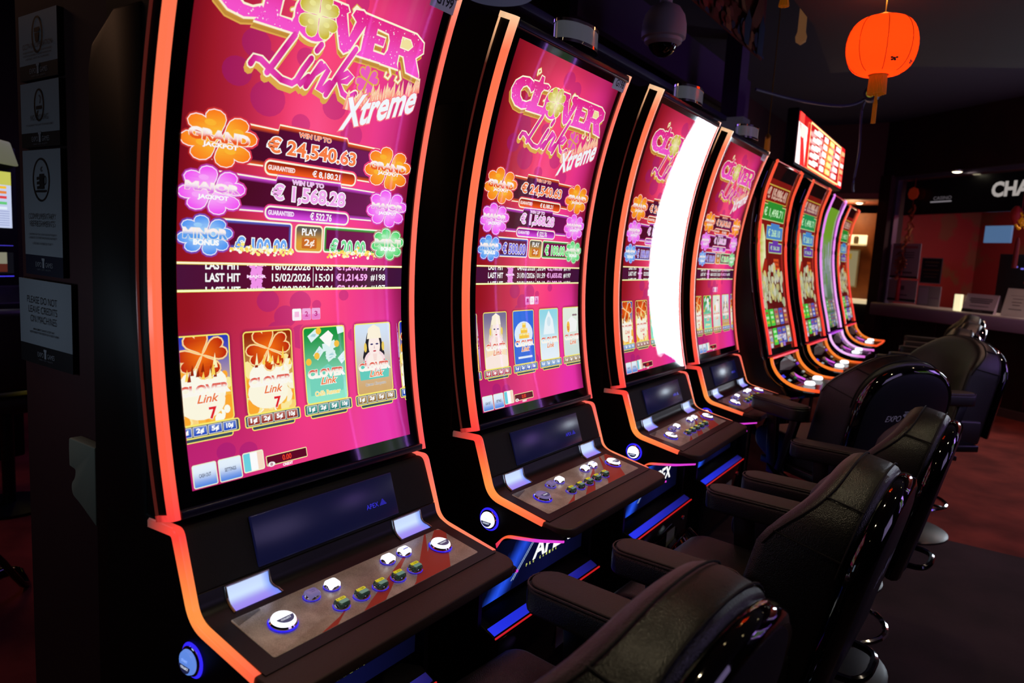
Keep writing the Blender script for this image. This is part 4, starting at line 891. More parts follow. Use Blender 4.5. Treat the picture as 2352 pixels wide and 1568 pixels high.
def machine_b(label, loc, rz, kind, pal, pk, lightmat=None, scr=None, group='fruit game machines with glowing tube frames'):
    t = thing('slot_machine', label, 'slot machine', loc, rz, group)
    P = lambda name, mb, m, par=t, bev=0, **k: obj(name, mb, m, par, bev, key='B_'+k.pop('k', name), **k)
    P('cabinet', b_body, BGLASS)
    for sd in (0, 1): P('side_panel', lambda: b_sides(sd), BLACK, k='sp%d' % sd)
    for sd in range(4): P('chrome_trim', lambda: b_trim(sd), DARKCHROME, k='ct%d' % sd); P('button_deck', b_deck, GLOSS)
    P('deck_print', b_deck_art, LIGHT, smooth=False, weld=False)
    lm = lightmat or LIGHT
    up, lo, fr, br, tp = b_tubes(pal)
    for k, m in enumerate(up): P('light_tube', m, lm, k='u%d%s' % (k, pk))
    for k, m in enumerate(lo): P('light_tube', m, lm, k='l%d%s' % (k, pk))
    P('front_light', fr, lm, k='f'+pk) if pk == 'o8' else None
    P('cross_light', br, lm, k='b'+pk); P('top_light', tp, LIGHT, k='t'+pk)
    P('screen_glass', b_cover, COVER, weld=False)
    D = fruit_screen(kind); obj('screen', D.mapped(b_map), scr or SCREEN, t, smooth=False, weld=False)
    for k, (x, y) in enumerate(((.20, -.31), (.46, -.30))): P('start_button', lambda: b_button(x, y), WHITELIT, k='sb%d' % k)
    P('glow_arm', lambda: b_glow_arm(.30, -.31), LIGHT, k='ga'); P('foot_strut', b_pedestal, DARKCHROME)
    return t
machine_b('first fruit machine beside the pink row, red tubes and banana on screen', (2.63, 0, 0), 0, 'fruit', PALO, 'o')
machine_b('second fruit machine with red tubes, below left of the jackpot board', (3.64, .02, 0), .01, 'fruit', PALO, 'o')
machine_b('fruit machine with violet tubes and a green screen', (4.678, .079, 0), .03, 'green', PALV, 'v')
machine_b('farthest fruit machine in the row, red tube along its front edge', (5.737, .139, 0), .03, 'fruit', PALO, 'o8')
# the machines across the aisle that shine in the curved glass
BRIGHT = mat_attr('tube_violet', 5.0, .3)
machine_b('violet lit fruit machine across the aisle behind the chairs, nearer the camera', (3.22, -3.42, 0), PI, 'green', PALW, 'w', BRIGHT, group='machines across the aisle')
machine_b('violet lit fruit machine across the aisle behind the chairs, nearer the counter', (5.47, -3.42, 0), PI, 'green', PALW, 'w', BRIGHT, group='machines across the aisle')
machine_b('fruit machine behind the row, mirrored in the counter window, nearer the window', (7.10, 2.6, 0), math.radians(60), 'fruit', PALO, 'o', scr=SCREENFAR, group='machines mirrored in the counter window')
machine_b('fruit machine behind the row, mirrored in the counter window, farther from it', (6.55, 3.9, 0), math.radians(60), 'fruit', PALO, 'o', scr=SCREENFAR, group='machines mirrored in the counter window')
# ------------------------------------------------------------------ gaming chairs
def stadium(x, y0, y1, w, n=10):
    r = w/2; P = []
    for k in range(n+1): a = PI*k/n; P.append((x+r*math.cos(a), y1-r*.9+r*.9*math.sin(a)))
    for k in range(n+1): a = PI+PI*k/n; P.append((x+r*math.cos(a), y0+r*.9+r*.9*math.sin(a)))
    return P
def c_pad(sx): return lambda: MB().prism(stadium(sx*.318, -.085, .245, .112), .690, .752, 'z')
def c_padtop(sx): return lambda: MB().prism(stadium(sx*.318, -.076, .236, .096), .7525, .760, 'z')
def c_piping(sx): return lambda: MB().tube([(x, y, .7535) for x, y in stadium(sx*.318, -.083, .243, .108)], .0032, 6, closed=True)
def c_post(sx):
    def f():
        m = MB(); x = sx*.318
        m.prism([(.085, .69), (.150, .69), (.125, .44), (.065, .40)], x-.011, x+.011); m.prism([(-.055, .69), (-.005, .69), (.075, .40), (.030, .40)], x-.011, x+.011); m.prism([(-.03, .41), (.12, .45), (.12, .40), (-.03, .385)], x-.011, x+.011); return m
    return f
def c_seat():
    m = MB(); P = fillet([(-.20, .46), (.20, .455), (.285, .50), (.285, .575), (.23, .605), (-.20, .590)], [.02, .05, .04, .05], 5); m.prism(P, -.275, .275); return m
def c_seatpan(): return MB().box((-.30, -.18, .425), (.30, .20, .462))
BK0 = Vector((0, -.118, .50)); BKT = Vector((0, -.215, .977)).normalized(); BKN = Vector((0, .977, .215)).normalized()
def back_out(w, t0, t1, sh, n=22, ex=2.3):
    P = [(-w, t0), (w, t0)]
    for k in range(n+1):
        a = PI*k/n; c, s = math.cos(a), math.sin(a)
        P.append((w*math.copysign(abs(c)**(2/ex), c), sh+(t1-sh)*abs(s)**(2/ex)))
    return [p for i, p in enumerate(P) if math.dist(p, P[i-1]) > 1e-4]
def on_back(p): return tuple(BK0+Vector((p[0], 0, 0))+BKT*p[2]+BKN*p[1])
def c_back():
    """cushion: outline lofted through its thickness with a full round edge and a slight pillow in front"""
    o = back_out(.262, -.02, .545, .33); m = MB(); rows = []
    cx, ct = 0, .27
    for d, k in ((-.108, .60), (-.108, .90), (-.104, .955), (-.094, .985), (-.076, 1.0), (-.030, 1.0), (-.008, .985), (.008, .95), (.018, .89), (.022, .80), (.018, .5), (.010, .2)):
        row = []
        for x, t in o:
            X, T = x*k, ct+(t-ct)*k; wr = .105*(abs(X)/.262)**2.2*sst(.56, .30, T) if d > -.05 else 0
            row.append(on_back((X, d+wr, T)))
        rows.append(row)
    m.strip(rows, closed=True); m.add(rows[0], [tuple(range(len(o)))]); m.add(rows[-1], [tuple(range(len(o)))[::-1]]); return m
def c_seam():
    m = MB(); o = back_out(.2635, -.01, .5475, .33)
    m.tube([on_back((x, -.020+.105*(abs(x)/.262)**2.2*sst(.56, .30, t), t)) for x, t in o[2:]], .0024, 5); m.tube([on_back((x, -.088, t)) for x, t in o[2:]], .0024, 5)
    for sx in (-1, 1):
        for tt in (.385, .475):
            x = min(o[2:], key=lambda q: abs(q[1]-tt)+(0 if q[0]*sx > 0 else 9)); m.tube([on_back((x[0]*1.003, d, x[1]*1.002)) for d in (-.090, -.07, -.045, -.018+.105*(abs(x[0])/.262)**2.2*sst(.56, .30, x[1]))], .0022, 5)
    return m
def c_shell():
    o = back_out(.268, .02, .535, .32); m = MB(); rows = []
    for d, k in ((-.104, .98), (-.114, 1.0), (-.130, 1.0), (-.144, .975), (-.150, .93), (-.144, .90)): rows.append([on_back((x*k, d, .25+(t-.25)*k)) for x, t in o])
    m.strip(rows, closed=True); m.add(rows[-1], [tuple(range(len(o)))]); return m
def c_panel():
    o = back_out(.268, .02, .535, .32); m = MB(); rows = [[on_back((x*k, d, .25+(t-.25)*k)) for x, t in o] for d, k in ((-.143, .905), (-.148, .90), (-.154, .82), (-.156, .5))]
    m.strip(rows, closed=True); m.add(rows[-1], [tuple(range(len(o)))]); return m
def c_logo():
    D = Draw((-1, -1), (1, 1), .0001); w = (225, 235, 245)
    D.text('EXPO', -.118, -.012, -.030, .016, w, -.004, shear=.22); D.text('GAMES', .030, -.012, .128, .016, w, -.004, shear=.22)
    D.rect(-.020, .030, .020, .035, (176, 186, 196)); D.rect(-.016, .022, .016, .028, (150, 160, 170)); D.rect(-.022, .016, .022, .021, w); D.raw([ell(-.018, .018, .006, .006, 10), ell(.018, .018, .006, .006, 10)], w)
    for k in range(4): D.rect(-.013+k*.0068, -.016, -.0085+k*.0068, .015, w)
    return D.mapped(lambda u, v, h: on_back((u, -.1568-h, .30+v)))
def c_handle(): return MB().tube(smooth([(-.10, -.225, .50), (-.095, -.300, .495), (-.06, -.330, .497), (0, -.336, .50), (.06, -.330, .497), (.095, -.300, .495), (.10, -.225, .50)], 3), .0105, 8)
def c_bracket(): return MB().prism([(-.14, .43), (-.22, .45), (-.262, .56), (-.24, .60), (-.18, .50), (-.12, .47)], -.07, .07)
def c_column(): return MB().lathe([(.045, .02), (.040, .05), (.030, .06), (.030, .27), (.024, .28), (.024, .43)], 20)
def c_disc(): return MB().lathe([(.252, 0), (.252, .008), (.235, .016), (.05, .026), (.001, .027)], 40)
def c_ring():
    m = MB(); m.tube([(.205*math.cos(a), .205*math.sin(a)-.02, .185) for a in [PI*2*k/30 for k in range(30)]], .0115, 8, closed=True)
    for a in (PI/2, PI*7/6, PI*11/6): m.tube([(.02*math.cos(a), .02*math.sin(a), .20), (.205*math.cos(a), .205*math.sin(a)-.02, .185)], .008, 6)
    return m
def chair(label, x, y, deg, lift=0, grp='casino chairs along the machines', blue=False):
    t = thing('casino_chair', label, 'chair', (x, y, 0), math.radians(deg), grp)
    P = lambda name, mb, m, bev=0, par=None, z=None, **k: obj(name, mb, m, par or t, bev, key='C_'+k.pop('k', name), loc=(0, 0, lift if z is None else z) if par is None else None, **k)
    P('seat', c_seat, LEATHER, .012, seg=3); P('seat_pan', c_seatpan, DARKMETAL, .006)
    bk = P('backrest', c_back, LEATHER); P('seam', c_seam, CLOTH, 0, bk); sh = P('back_shell', c_shell, PIANO); P('back_panel', c_panel, BLUECLOTH if blue else NAVY, 0, sh, k='back_panel%d' % blue); P('back_print', c_logo, INK, 0, sh, smooth=False, weld=False)
    for sx in (-1, 1):
        a = P('armrest', c_pad(sx), LEATHER, .012, k='pad%d' % sx, seg=3); P('armrest_top', c_padtop(sx), LEATHERTOP, .003, a, k='padt%d' % sx); P('piping', c_piping(sx), LEATHER, 0, a, k='pip%d' % sx); P('arm_support', c_post(sx), DARKMETAL, .003, k='post%d' % sx)
    P('pull_handle', c_handle, DARKCHROME); P('back_bracket', c_bracket, DARKMETAL, .004)
    P('column', c_column, DARKMETAL); P('base_disc', c_disc, DARKMETAL, z=0); P('foot_ring', c_ring, CHROME, z=.0)
    return t
chair('black leather chair nearest the camera, cut by the lower edge', -.61, -.61, -4)
chair('black leather chair in the lower middle, second from the camera, whole backrest seen edge-on', .34, -.70, -2)
chair('black leather chair third from the camera, white lettering edge-on behind', 1.22, -.76, -1)
chair('chair turned to show its dark back panel with white lettering', 2.08, -.63, -34.5, .10)
chair('chair swivelled to face the machines side-on, grey-green front cushion showing', 3.05, -.84, 43, .12)
chair('black chair behind the swivelled chair, only its arms in view', 3.96, -.72, 4, .12)
chair('distant chair with a leather roll and blue side, in front of the counter', 4.98, -.74, 0, .11, blue=True)
chair('farthest black chair, arms by the last fruit machine', 6.02, -.70, 6, .12)
# ------------------------------------------------------------------ room shell
def floor_mat():
    m = mat('carpet', (70, 24, 20), .95, spec=.15); nt = m.node_tree; b = nt.nodes['Principled BSDF']; N = nt.nodes.new
    tc = N('ShaderNodeTexCoord'); sp = N('ShaderNodeSeparateXYZ'); nt.links.new(tc.outputs['Object'], sp.inputs[0])
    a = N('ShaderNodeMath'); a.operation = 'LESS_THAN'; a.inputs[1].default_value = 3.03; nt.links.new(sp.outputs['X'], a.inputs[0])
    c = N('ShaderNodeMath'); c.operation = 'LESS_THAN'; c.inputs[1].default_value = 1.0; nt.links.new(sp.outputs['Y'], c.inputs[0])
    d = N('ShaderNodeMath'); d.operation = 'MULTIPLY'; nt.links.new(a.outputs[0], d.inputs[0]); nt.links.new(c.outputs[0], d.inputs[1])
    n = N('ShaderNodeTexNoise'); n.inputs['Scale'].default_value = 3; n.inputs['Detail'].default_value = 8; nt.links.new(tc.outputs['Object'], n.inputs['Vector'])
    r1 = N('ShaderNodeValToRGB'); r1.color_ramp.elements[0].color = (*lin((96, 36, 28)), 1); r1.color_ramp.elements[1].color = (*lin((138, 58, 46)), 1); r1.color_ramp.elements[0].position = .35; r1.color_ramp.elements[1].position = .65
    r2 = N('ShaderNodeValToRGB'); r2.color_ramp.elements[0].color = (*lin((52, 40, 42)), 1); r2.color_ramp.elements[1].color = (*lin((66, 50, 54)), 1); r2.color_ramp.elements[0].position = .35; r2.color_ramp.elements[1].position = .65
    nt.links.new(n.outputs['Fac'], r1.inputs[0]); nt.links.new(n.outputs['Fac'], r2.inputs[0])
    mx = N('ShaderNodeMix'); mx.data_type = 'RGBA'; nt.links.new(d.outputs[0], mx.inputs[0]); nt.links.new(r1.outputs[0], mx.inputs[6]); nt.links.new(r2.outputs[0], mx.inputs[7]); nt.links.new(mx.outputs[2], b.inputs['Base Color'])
    n2 = N('ShaderNodeTexNoise'); n2.inputs['Scale'].default_value = 400; nt.links.new(tc.outputs['Object'], n2.inputs['Vector']); bp = N('ShaderNodeBump'); bp.inputs['Strength'].default_value = .5; bp.inputs['Distance'].default_value = .004
    nt.links.new(n2.outputs['Fac'], bp.inputs['Height']); nt.links.new(bp.outputs['Normal'], b.inputs['Normal']); return m
DARKWALL = mat('dark_wall', (40, 26, 34), .8); REDWALL = mat('red_wall', (58, 16, 20), .7, noise=((44, 12, 18), 2, .4, .6)); CEIL = mat('ceiling_paint', (52, 40, 58), .85, bump=('noise', 60, .15)); SOFFITM = mat('soffit_paint', (62, 54, 60), .8, bump=('noise', 90, .3))
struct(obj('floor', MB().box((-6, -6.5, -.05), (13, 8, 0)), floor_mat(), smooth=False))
struct(obj('ceiling', MB().box((-6, -6.5, 3.4), (13, 8, 3.5)), CEIL, smooth=False))
struct(obj('wall_back', MB().box((-6, 6.0, 0), (13, 6.1, 3.4)), DARKWALL, smooth=False)); struct(obj('wall_front', MB().box((-6, -6.4, 0), (13, -6.3, 3.4)), DARKWALL, smooth=False))
struct(obj('wall_left', MB().box((-5.9, -6.3, 0), (-5.8, 6, 3.4)), DARKWALL, smooth=False)); struct(obj('wall_right', MB().box((12.5, -6.3, 0), (12.6, 6, 3.4)), DARKWALL, smooth=False))
struct(obj('trim_1', MB().prism([(-4, -.24), (2.4, -.23), (3.38, -.12), (3.40, -.58), (3.66, -1.13), (4.4, -2.6), (4.9, -4.0), (-4, -4.0)], 2.72, 3.4, 'z'), SOFFITM, smooth=False))
for x, y, z, w, c, cone in DOWNLIGHTS:
    t = thing('downlight', 'recessed warm ceiling downlight above the aisle behind the chairs', 'ceiling light', (x, y, z), 0, 'ceiling downlights over the aisle')
    obj('rim', lambda: MB().lathe([(.055, 0), (.055, -.006), (.040, -.008), (.038, -.001)], 24), SILVER, t, key='dl_rim'); obj('lens', lambda: MB().lathe([(.001, -.0015), (.037, -.002)], 24), mat('warm_lens', (250, 240, 210), .3, emit=(255, 228, 170), es=14) if 'dl_lens' not in CACHE else None, t, key='dl_lens', weld=False)
    l = bpy.data.lights.new('lamp', 'SPOT'); l.energy = w; l.color = c; l.spot_size = math.radians(cone); l.spot_blend = .6; l.shadow_soft_size = .035
    lo = bpy.data.objects.new('lamp', l); COL.objects.link(lo); lo.parent = t; lo.location = (0, 0, -.03)
# ------------------------------------------------------------------ column with notices at the left
struct(obj('wall_column', MB().box((-.80, .36, 0), (-.35, .902, 3.4)), mat('column_paint', (66, 22, 26), .7), smooth=False))
SIGNM = mat('notice_face', (150, 156, 164), .5); SIGNB = mat('notice_band', (20, 22, 26), .5); SIGNBLUE = mat('notice_band_blue', (24, 27, 48), .5); INKDARK = (14, 15, 18)
def notice(label, y0, y1, z0, z1, zb, band, art):
    t = thing('notice_board', label, 'sign', (-.80, (y0+y1)/2, z0), -PI/2, None); w, h = y1-y0, z1-z0
    b = obj('backing', MB().box((-w/2, -.012, 0), (w/2, 0, h)), SIGNB, t, .001); D = Draw((-w/2, 0), (w/2, h), .0002)
    obj('face', MB().box((-w/2, -.0135, zb-z0), (w/2, -.0122, h)), SIGNM, t); obj('band', MB().box((-w/2, -.0134, 0), (w/2, -.0122, zb-z0-.0003)), band, t)
    c = (150, 152, 160); D.h = .0138; k = (zb-z0)*.5
    D.text('EXPO', -.045, k-.004, -.012, k+.008, c, -.006); D.text('GAMES', .010, k-.004, .049, k+.008, c, -.006); D.rect(-.006, k-.006, .004, k+.016, c); D.rect(-.009, k+.012, .007, k+.018, c); D.text('CASINO - SLOTS - ROULETTE', -.036, k-.012, .040, k-.0085, (110, 112, 120))
    art(D, w, h, zb-z0); obj('print', D.mapped(lambda u, v, hh: (u, -hh, v)), INK, t, smooth=False, weld=False)
def ringsign(D, cy, r, ry): D.ring(ell(0, cy, r, ry, 40), -.0022, .0022, INKDARK)
def a1(D, w, h, b):
    cy = h-.052; ringsign(D, cy, .026, .040); D.rect(-.014, cy+.006, .014, cy+.016, INKDARK); D.fill([(-.012, cy+.004), (.012, cy+.004), (.008, cy-.014), (0, cy-.020), (-.008, cy-.014)], INKDARK)
    D.text('CCTV IN OPERATION', -.078, b+.036, .080, b+.048, INKDARK, -.008)
    for k, (a, s) in enumerate(((.076, 'IMAGES ARE BEING MONITORED AND RECORDED'), (.074, 'FOR THE PURPOSES OF CRIME PREVENTION'), (.062, 'AND PUBLIC SAFETY ON THE PREMISES'))): D.text(s, -a, b+.026-k*.008, a, b+.030-k*.008, INKDARK)
def a2(D, w, h, b):
    cy = h-.055; ringsign(D, cy, .024, .036); D.rect(-.015, cy-.010, .015, cy-.002, INKDARK); D.stroke([(.006, cy+.004), (.010, cy+.016), (.004, cy+.022)], .003, INKDARK); D.stroke([(-.014, cy-.026), (-.006, cy-.014)], .004, INKDARK)
    D.text('NO SMOKING', -.046, b+.028, .048, b+.041, INKDARK, -.008); D.text('IT IS AGAINST THE LAW TO SMOKE HERE', -.07, b+.015, .072, b+.019, INKDARK)
def a3(D, w, h, b):
    cy = h-.072; ringsign(D, cy, .043, .050); D.rect(-.008, cy-.022, .016, cy+.014, INKDARK); D.ring(ell(.018, cy-.002, .008, .010, 16), -.0015, .0015, INKDARK); D.stroke([(.006, cy+.020), (.0, cy+.025), (.006, cy+.030)], .003, INKDARK)
    for k in range(3): D.rect(-.020, cy-.022+k*.011, -.008, cy-.015+k*.011, INKDARK)
    D.rect(-.026, cy-.030, .028, cy-.025, INKDARK)
    D.text('COMPLIMENTARY', -.070, b+.088, .072, b+.102, INKDARK, -.008); D.text('REFRESHMENTS', -.064, b+.070, .068, b+.084, INKDARK, -.008); D.text('COMPLIMENTARY TEA, COFFEE AND SOFT DRINKS', -.072, b+.048, .074, b+.053, INKDARK); D.text('AVAILABLE TO CUSTOMERS WHILE PLAYING MACHINES', -.072, b+.040, .074, b+.045, INKDARK); D.text('PLEASE ASK A MEMBER OF STAFF', -.05, b+.026, .052, b+.031, INKDARK)
def a4(D, w, h, b):
    for k, (a, c, s) in enumerate(((-.095, .070, 'PLEASE DO NOT'), (-.088, .070, 'LEAVE CREDITS'), (-.078, .066, 'ON MACHINES'))): D.text(s, a, b+.106-k*.024, c, b+.124-k*.024, INKDARK, -.010)
    D.text('MANAGEMENT CANNOT ACCEPT ANY', -.062, b+.038, .052, b+.043, INKDARK, .01); D.text('RESPONSIBILITY FOR CREDITS OR TICKETS TAKEN', -.082, b+.030, .076, b+.035, INKDARK, .01)
notice('top notice on the dark red column, shield in an oval', .647, .849, 1.836, 1.988, 1.871, SIGNB, a1); notice('small notice with a crossed cigarette, second from the top of the column', .645, .850, 1.677, 1.829, 1.711, SIGNB, a2)
notice('tall notice with a cup in an oval on the column', .645, .849, 1.366, 1.670, 1.415, SIGNBLUE, a3); notice('lowest and widest notice on the column, palest of the four', .607, .894, 1.138, 1.353, 1.187, SIGNB, a4)
def mould():
    P = fillet([(.55, .975), (.678, .975), (.680, .950), (.679, .908), (.648, .905), (.652, .885), (.672, .868), (.668, .842), (.63, .830), (.55, .795)], [.006, .002, .004, .006, .01, .012, .02, .03], 4); return MB().prism([(y-.078, z+.0095+(z-.9)*.05) for y, z in P], -.830, -.8005)
tag(obj('wall_moulding', mould, mat('cream_wood', (150, 150, 132), .6), bevel=.003), 'cream carved moulding end on the dark red column behind the first machine', 'moulding')
# ------------------------------------------------------------------ far left corner
lm = thing('slot_machine', 'old slot machine in the far left corner behind the dark red column', 'slot machine', (.02, 3.85, 0), math.radians(14))
obj('cabinet', MB().prism([(0, 0), (.5, 0), (.5, 1.95), (.0, 1.95), (.0, 1.10), (-.22, 1.02), (-.24, .92), (0, .80)], -.30, .32), BLACK, lm, .008); obj('top_sign', MB().prism([(-.30, 1.88), (.32, 1.84), (.27, 1.98), (-.26, 2.04)], -.03, .3, 'y'), mat('old_top_sign', (150, 150, 130), .4, emit=(120, 122, 96), es=.55), lm, .01)
D = Draw((0, 0), (.30, .34), .0004); D.rect(0, 0, .30, .34, (196, 206, 236)); D.rect(0, .03, .12, .26, (176, 96, 216)); D.rect(0, .26, .30, .34, (196, 196, 90)); D.fill(ell(.13, .29, .09, .05, 20), (190, 150, 210)); D.fill(ell(.14, .29, .05, .03, 16), (226, 226, 250)); D.rect(0, 0, .16, .032, (180, 190, 90))
for y, c in ((.245, (240, 190, 50)), (.215, (230, 130, 60)), (.185, (220, 60, 70)), (.15, (100, 200, 120)), (.12, (226, 236, 250))): D.rect(.20, y-.008, .27, y+.008, c)
for x, y, c in ((.06, .195, (220, 40, 60)), (.09, .16, (220, 40, 60)), (.06, .13, (60, 30, 60)), (.06, .06, (50, 30, 60)), (.15, .11, (226, 206, 60))): D.fill([(x-.02, y-.006), (x+.02, y), (x, y+.012)], c)
for k in range(7): D.rect(.20, .015+k*.014, .28, .019+k*.014, (140, 150, 200))
obj('screen', D.mapped(lambda u, v, h: (-.02+u, -.004-h, 1.46+v)), SCREEN, lm, smooth=False, weld=False)
D = Draw((-1, -1), (1, 1), .0004); D.rect(.02, .02, .30, .15, (14, 14, 20)); D.rect(.12, .08, .26, .15, (130, 128, 110)); D.rect(.14, .03, .26, .08, (80, 34, 26)); D.rect(-.06, 0, .30, .006, (70, 60, 230)); D.rect(-.06, .19, .30, .194, (70, 60, 200)); D.rect(.06, -.10, .16, -.08, (70, 90, 200)); D.fill(ell(.10, -.06, .03, .012, 12), (220, 226, 230))
obj('lower_screen', D.mapped(lambda u, v, h: (u-.02, -.006-h, 1.16+v)), SCREEN, lm, smooth=False, weld=False); obj('side_light', MB().box((.20, -.250, .60), (.235, -.235, .86), lin((236, 206, 60))), LIGHT, lm)
lc = thing('chrome_chair', 'chair with a bent chrome tube frame at the left edge, beyond the column', 'chair', (-.78, 2.15, 0), 0)
obj('frame', MB().tube(smooth([(-.2, -.22, .42), (.15, -.25, .30), (.34, -.20, .035), (.385, -.08, .018), (.37, .02, .018), (.10, .16, .018), (-.3, .26, .018)], 4), .0135, 10), DARKCHROME, lc); obj('frame', MB().tube(smooth([(-.3, -.02, .018), (.10, -.06, .018), (.37, .02, .018)], 4), .0135, 10), DARKCHROME, lc); obj('seat', MB().box((-.4, -.3, .42), (.16, .3, .50)), LEATHER, lc, .03, 3)
bc = thing('casino_chair', 'dark chair back in front of the old slot machine at the far left', 'chair', (-.10, 3.0, 0), 0); obj('backrest', MB().box((-.26, -.06, .62), (.20, .06, 1.05)), LEATHER, bc, .04, 3); obj('arm_frame', MB().tube([(.20, -.02, .62), (.235, -.02, .66), (.235, -.02, 1.08), (.15, -.02, 1.10)], .012, 8), DARKMETAL, bc); obj('seat', MB().box((-.26, -.05, .50), (.20, .40, .60)), LEATHER, bc, .03, 3); obj('column', MB().lathe([(.2, 0), (.2, .015), (.03, .03), (.03, .5)], 20), DARKMETAL, bc)
# ------------------------------------------------------------------ ceiling things
def silk():
    m = bpy.data.materials.new('lantern_silk'); m.use_nodes = True; nt = m.node_tree; nt.nodes.clear(); N = nt.nodes.new
    o = N('ShaderNodeOutputMaterial'); t = N('ShaderNodeBsdfTranslucent'); t.inputs[0].default_value = (.95, .16, .03, 1); d = N('ShaderNodeBsdfDiffuse'); d.inputs[0].default_value = (.55, .025, .01, 1); x = N('ShaderNodeMixShader'); x.inputs[0].default_value = .6
    nt.links.new(d.outputs[0], x.inputs[1]); nt.links.new(t.outputs[0], x.inputs[2]); nt.links.new(x.outputs[0], o.inputs[0]); return m
RED_LANTERN = silk(); GOLDM = mat('gold_trim', (200, 150, 40), .35, metal=.7); TASSEL = mat('gold_tassel', (190, 130, 24), .7, emit=(200, 110, 10), es=.12)
def lantern(label, c, s=1.0):
    t = thing('paper_lantern', label, 'lantern', c, 0); n = 17; prof = []
    for k in range(n*4+1):
        a = PI*k/(n*4); z = -.124*math.cos(a)*s; r = (.040+.108*math.sin(a)**.72)*s*(1-.010*(k % 4 in (0,)))
        prof.append((r, z))
    b = obj('shade', MB().lathe(prof, 48), RED_LANTERN, t); D = MB()
    for k in range(8):
        a = 2*PI*k/8+.3; D.tube([((.041+.108*math.sin(q)**.72)*s*math.cos(a)*1.002, (.041+.108*math.sin(q)**.72)*s*math.sin(a)*1.002, -.124*math.cos(q)*s) for q in [PI*(.10+.80*j/16) for j in range(17)]], .0014, 5)
    obj('rib', D, mat('lantern_rib', (90, 20, 10), .6), b)
    E = MB()
    for a0, c0 in ((-2.55, (40, 70, 20)), (-1.75, (26, 14, 10))):
        for dx, dz, r in ((0, 0, .007), (.012, .006, .006), (-.012, .005, .006), (.006, -.010, .006), (-.008, -.010, .006)):
            a = a0+dx*7; q = PI*.27+dz*6; R = (.0415+.108*math.sin(q)**.72)*s; P = Vector((R*math.cos(a), R*math.sin(a), -.124*math.cos(q)*s)); T = Vector((-math.sin(a), math.cos(a), 0)); U = Vector((.3*math.cos(a), .3*math.sin(a), .95))
            E.add([tuple(P*1.004+T*r*math.cos(k)+U*r*.7*math.sin(k)) for k in [2*PI*j/10 for j in range(10)]], [tuple(range(10))], lin(c0))
    obj('emblem', E, INK, b, weld=False)
    obj('top_cap', MB().lathe([(.050*s, .118*s), (.050*s, .128*s), (.036*s, .136*s), (.018*s, .142*s), (.004, .150*s)], 24), GOLDM, t); obj('bottom_cap', MB().lathe([(.036*s, -.128*s), (.038*s, -.120*s), (.04*s, -.114*s)], 24), GOLDM, t)
    F = MB(); rnd = random.Random(2)
    for k in range(34):
        a = 2*PI*k/34; F.tube([(.034*s*math.cos(a), .034*s*math.sin(a), -.120*s), (.037*s*math.cos(a), .037*s*math.sin(a), -.205*s-rnd.uniform(0, .006))], .0036, 5)
    obj('fringe', F, TASSEL, t); G = MB()
    for k in range(7): G.tube([(.003*math.cos(k), .003*math.sin(k), -.205*s), (.007*math.cos(k), .007*math.sin(k), -.25*s), (.008*math.cos(k+.3), .008*math.sin(k+.3), -.335*s)], .003, 5)
    obj('tassel', G, TASSEL, t); obj('string', MB().tube([(0, 0, .145*s), (.002, 0, .19), (0, 0, 2.72-c[2])], .0028, 6), mat('string_gold', (190, 180, 100), .6), t)
    for nm, e, z, cc in (('bulb', 2.4, .0, (1, .28, .09)), ('lamp', .5, .205, (1, .35, .1))):
        l = bpy.data.lights.new(nm, 'POINT'); l.energy = e; l.color = cc; l.shadow_soft_size = .03; lo = bpy.data.objects.new(nm, l); COL.objects.link(lo); lo.parent = t; lo.location = (0, 0, z)
lantern('round glowing red paper lantern with gold fringe, upper right', (2.06, -.613, 2.490))
d = thing('dome_camera', 'white security dome camera hanging between the machines and the banner', 'camera', (1.70, .285, 2.53), 0); WHITEP = mat('white_plastic', (205, 200, 205), .45)
obj('housing', MB().lathe([(.092, .0), (.104, .006), (.106, .03), (.104, .07), (.094, .11), (.07, .145), (.03, .165), (.03, .87)], 36), WHITEP, d); obj('collar', MB().lathe([(.070, -.028), (.088, -.014), (.091, .004)], 36), WHITEP, d); obj('dome', MB().lathe([(.001, -.082), (.020, -.079), (.044, -.065), (.062, -.043), (.069, -.026)], 36), mat('smoked_dome', (6, 6, 10), .04, coat=.5), d)
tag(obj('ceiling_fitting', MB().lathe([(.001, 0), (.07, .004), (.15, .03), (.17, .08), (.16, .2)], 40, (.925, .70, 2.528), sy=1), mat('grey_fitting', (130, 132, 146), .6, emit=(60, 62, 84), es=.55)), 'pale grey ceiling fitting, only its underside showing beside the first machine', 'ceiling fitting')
# banner
def banner():
    D = Draw((0, 0), (1.40, .95), .0012); rnd = random.Random(12); D.rect(0, 0, 1.40, .95, (120, 22, 26))
    for k in range(90):
        x, y, r = rnd.uniform(0, 1.4), abs(rnd.gauss(0, .16)), rnd.uniform(.02, .06); c = rnd.choice(((40, 60, 120), (150, 60, 50), (190, 110, 80), (130, 30, 40), (40, 40, 110), (160, 70, 80)))
        D.up(); D.raw([ell(x, y, r, r*rnd.uniform(.6, 1.6), 10, rnd.random())], c)
    D.fill([(1.05, .25), (1.16, .22), (1.30, .40), (1.26, .62), (1.34, .8), (1.20, .86), (1.10, .70), (1.16, .5)], (150, 74, 70)); D.fill([(.95, .0), (1.04, .0), (1.06, .26), (.99, .34), (.93, .2)], (34, 60, 120)); D.fill([(1.22, 0), (1.33, 0), (1.34, .3), (1.28, .42), (1.22, .26)], (34, 54, 110))
    D.text('YEAR', .02, .30, .92, .58, (190, 120, 90), .03, (110, 20, 24), .04)
    return D
bn = thing('hanging_banner', 'red festive banner with big letters hanging from the ceiling, top centre right', 'banner', (1.92, .30, 2.82), 0); bn.rotation_euler.z = 0
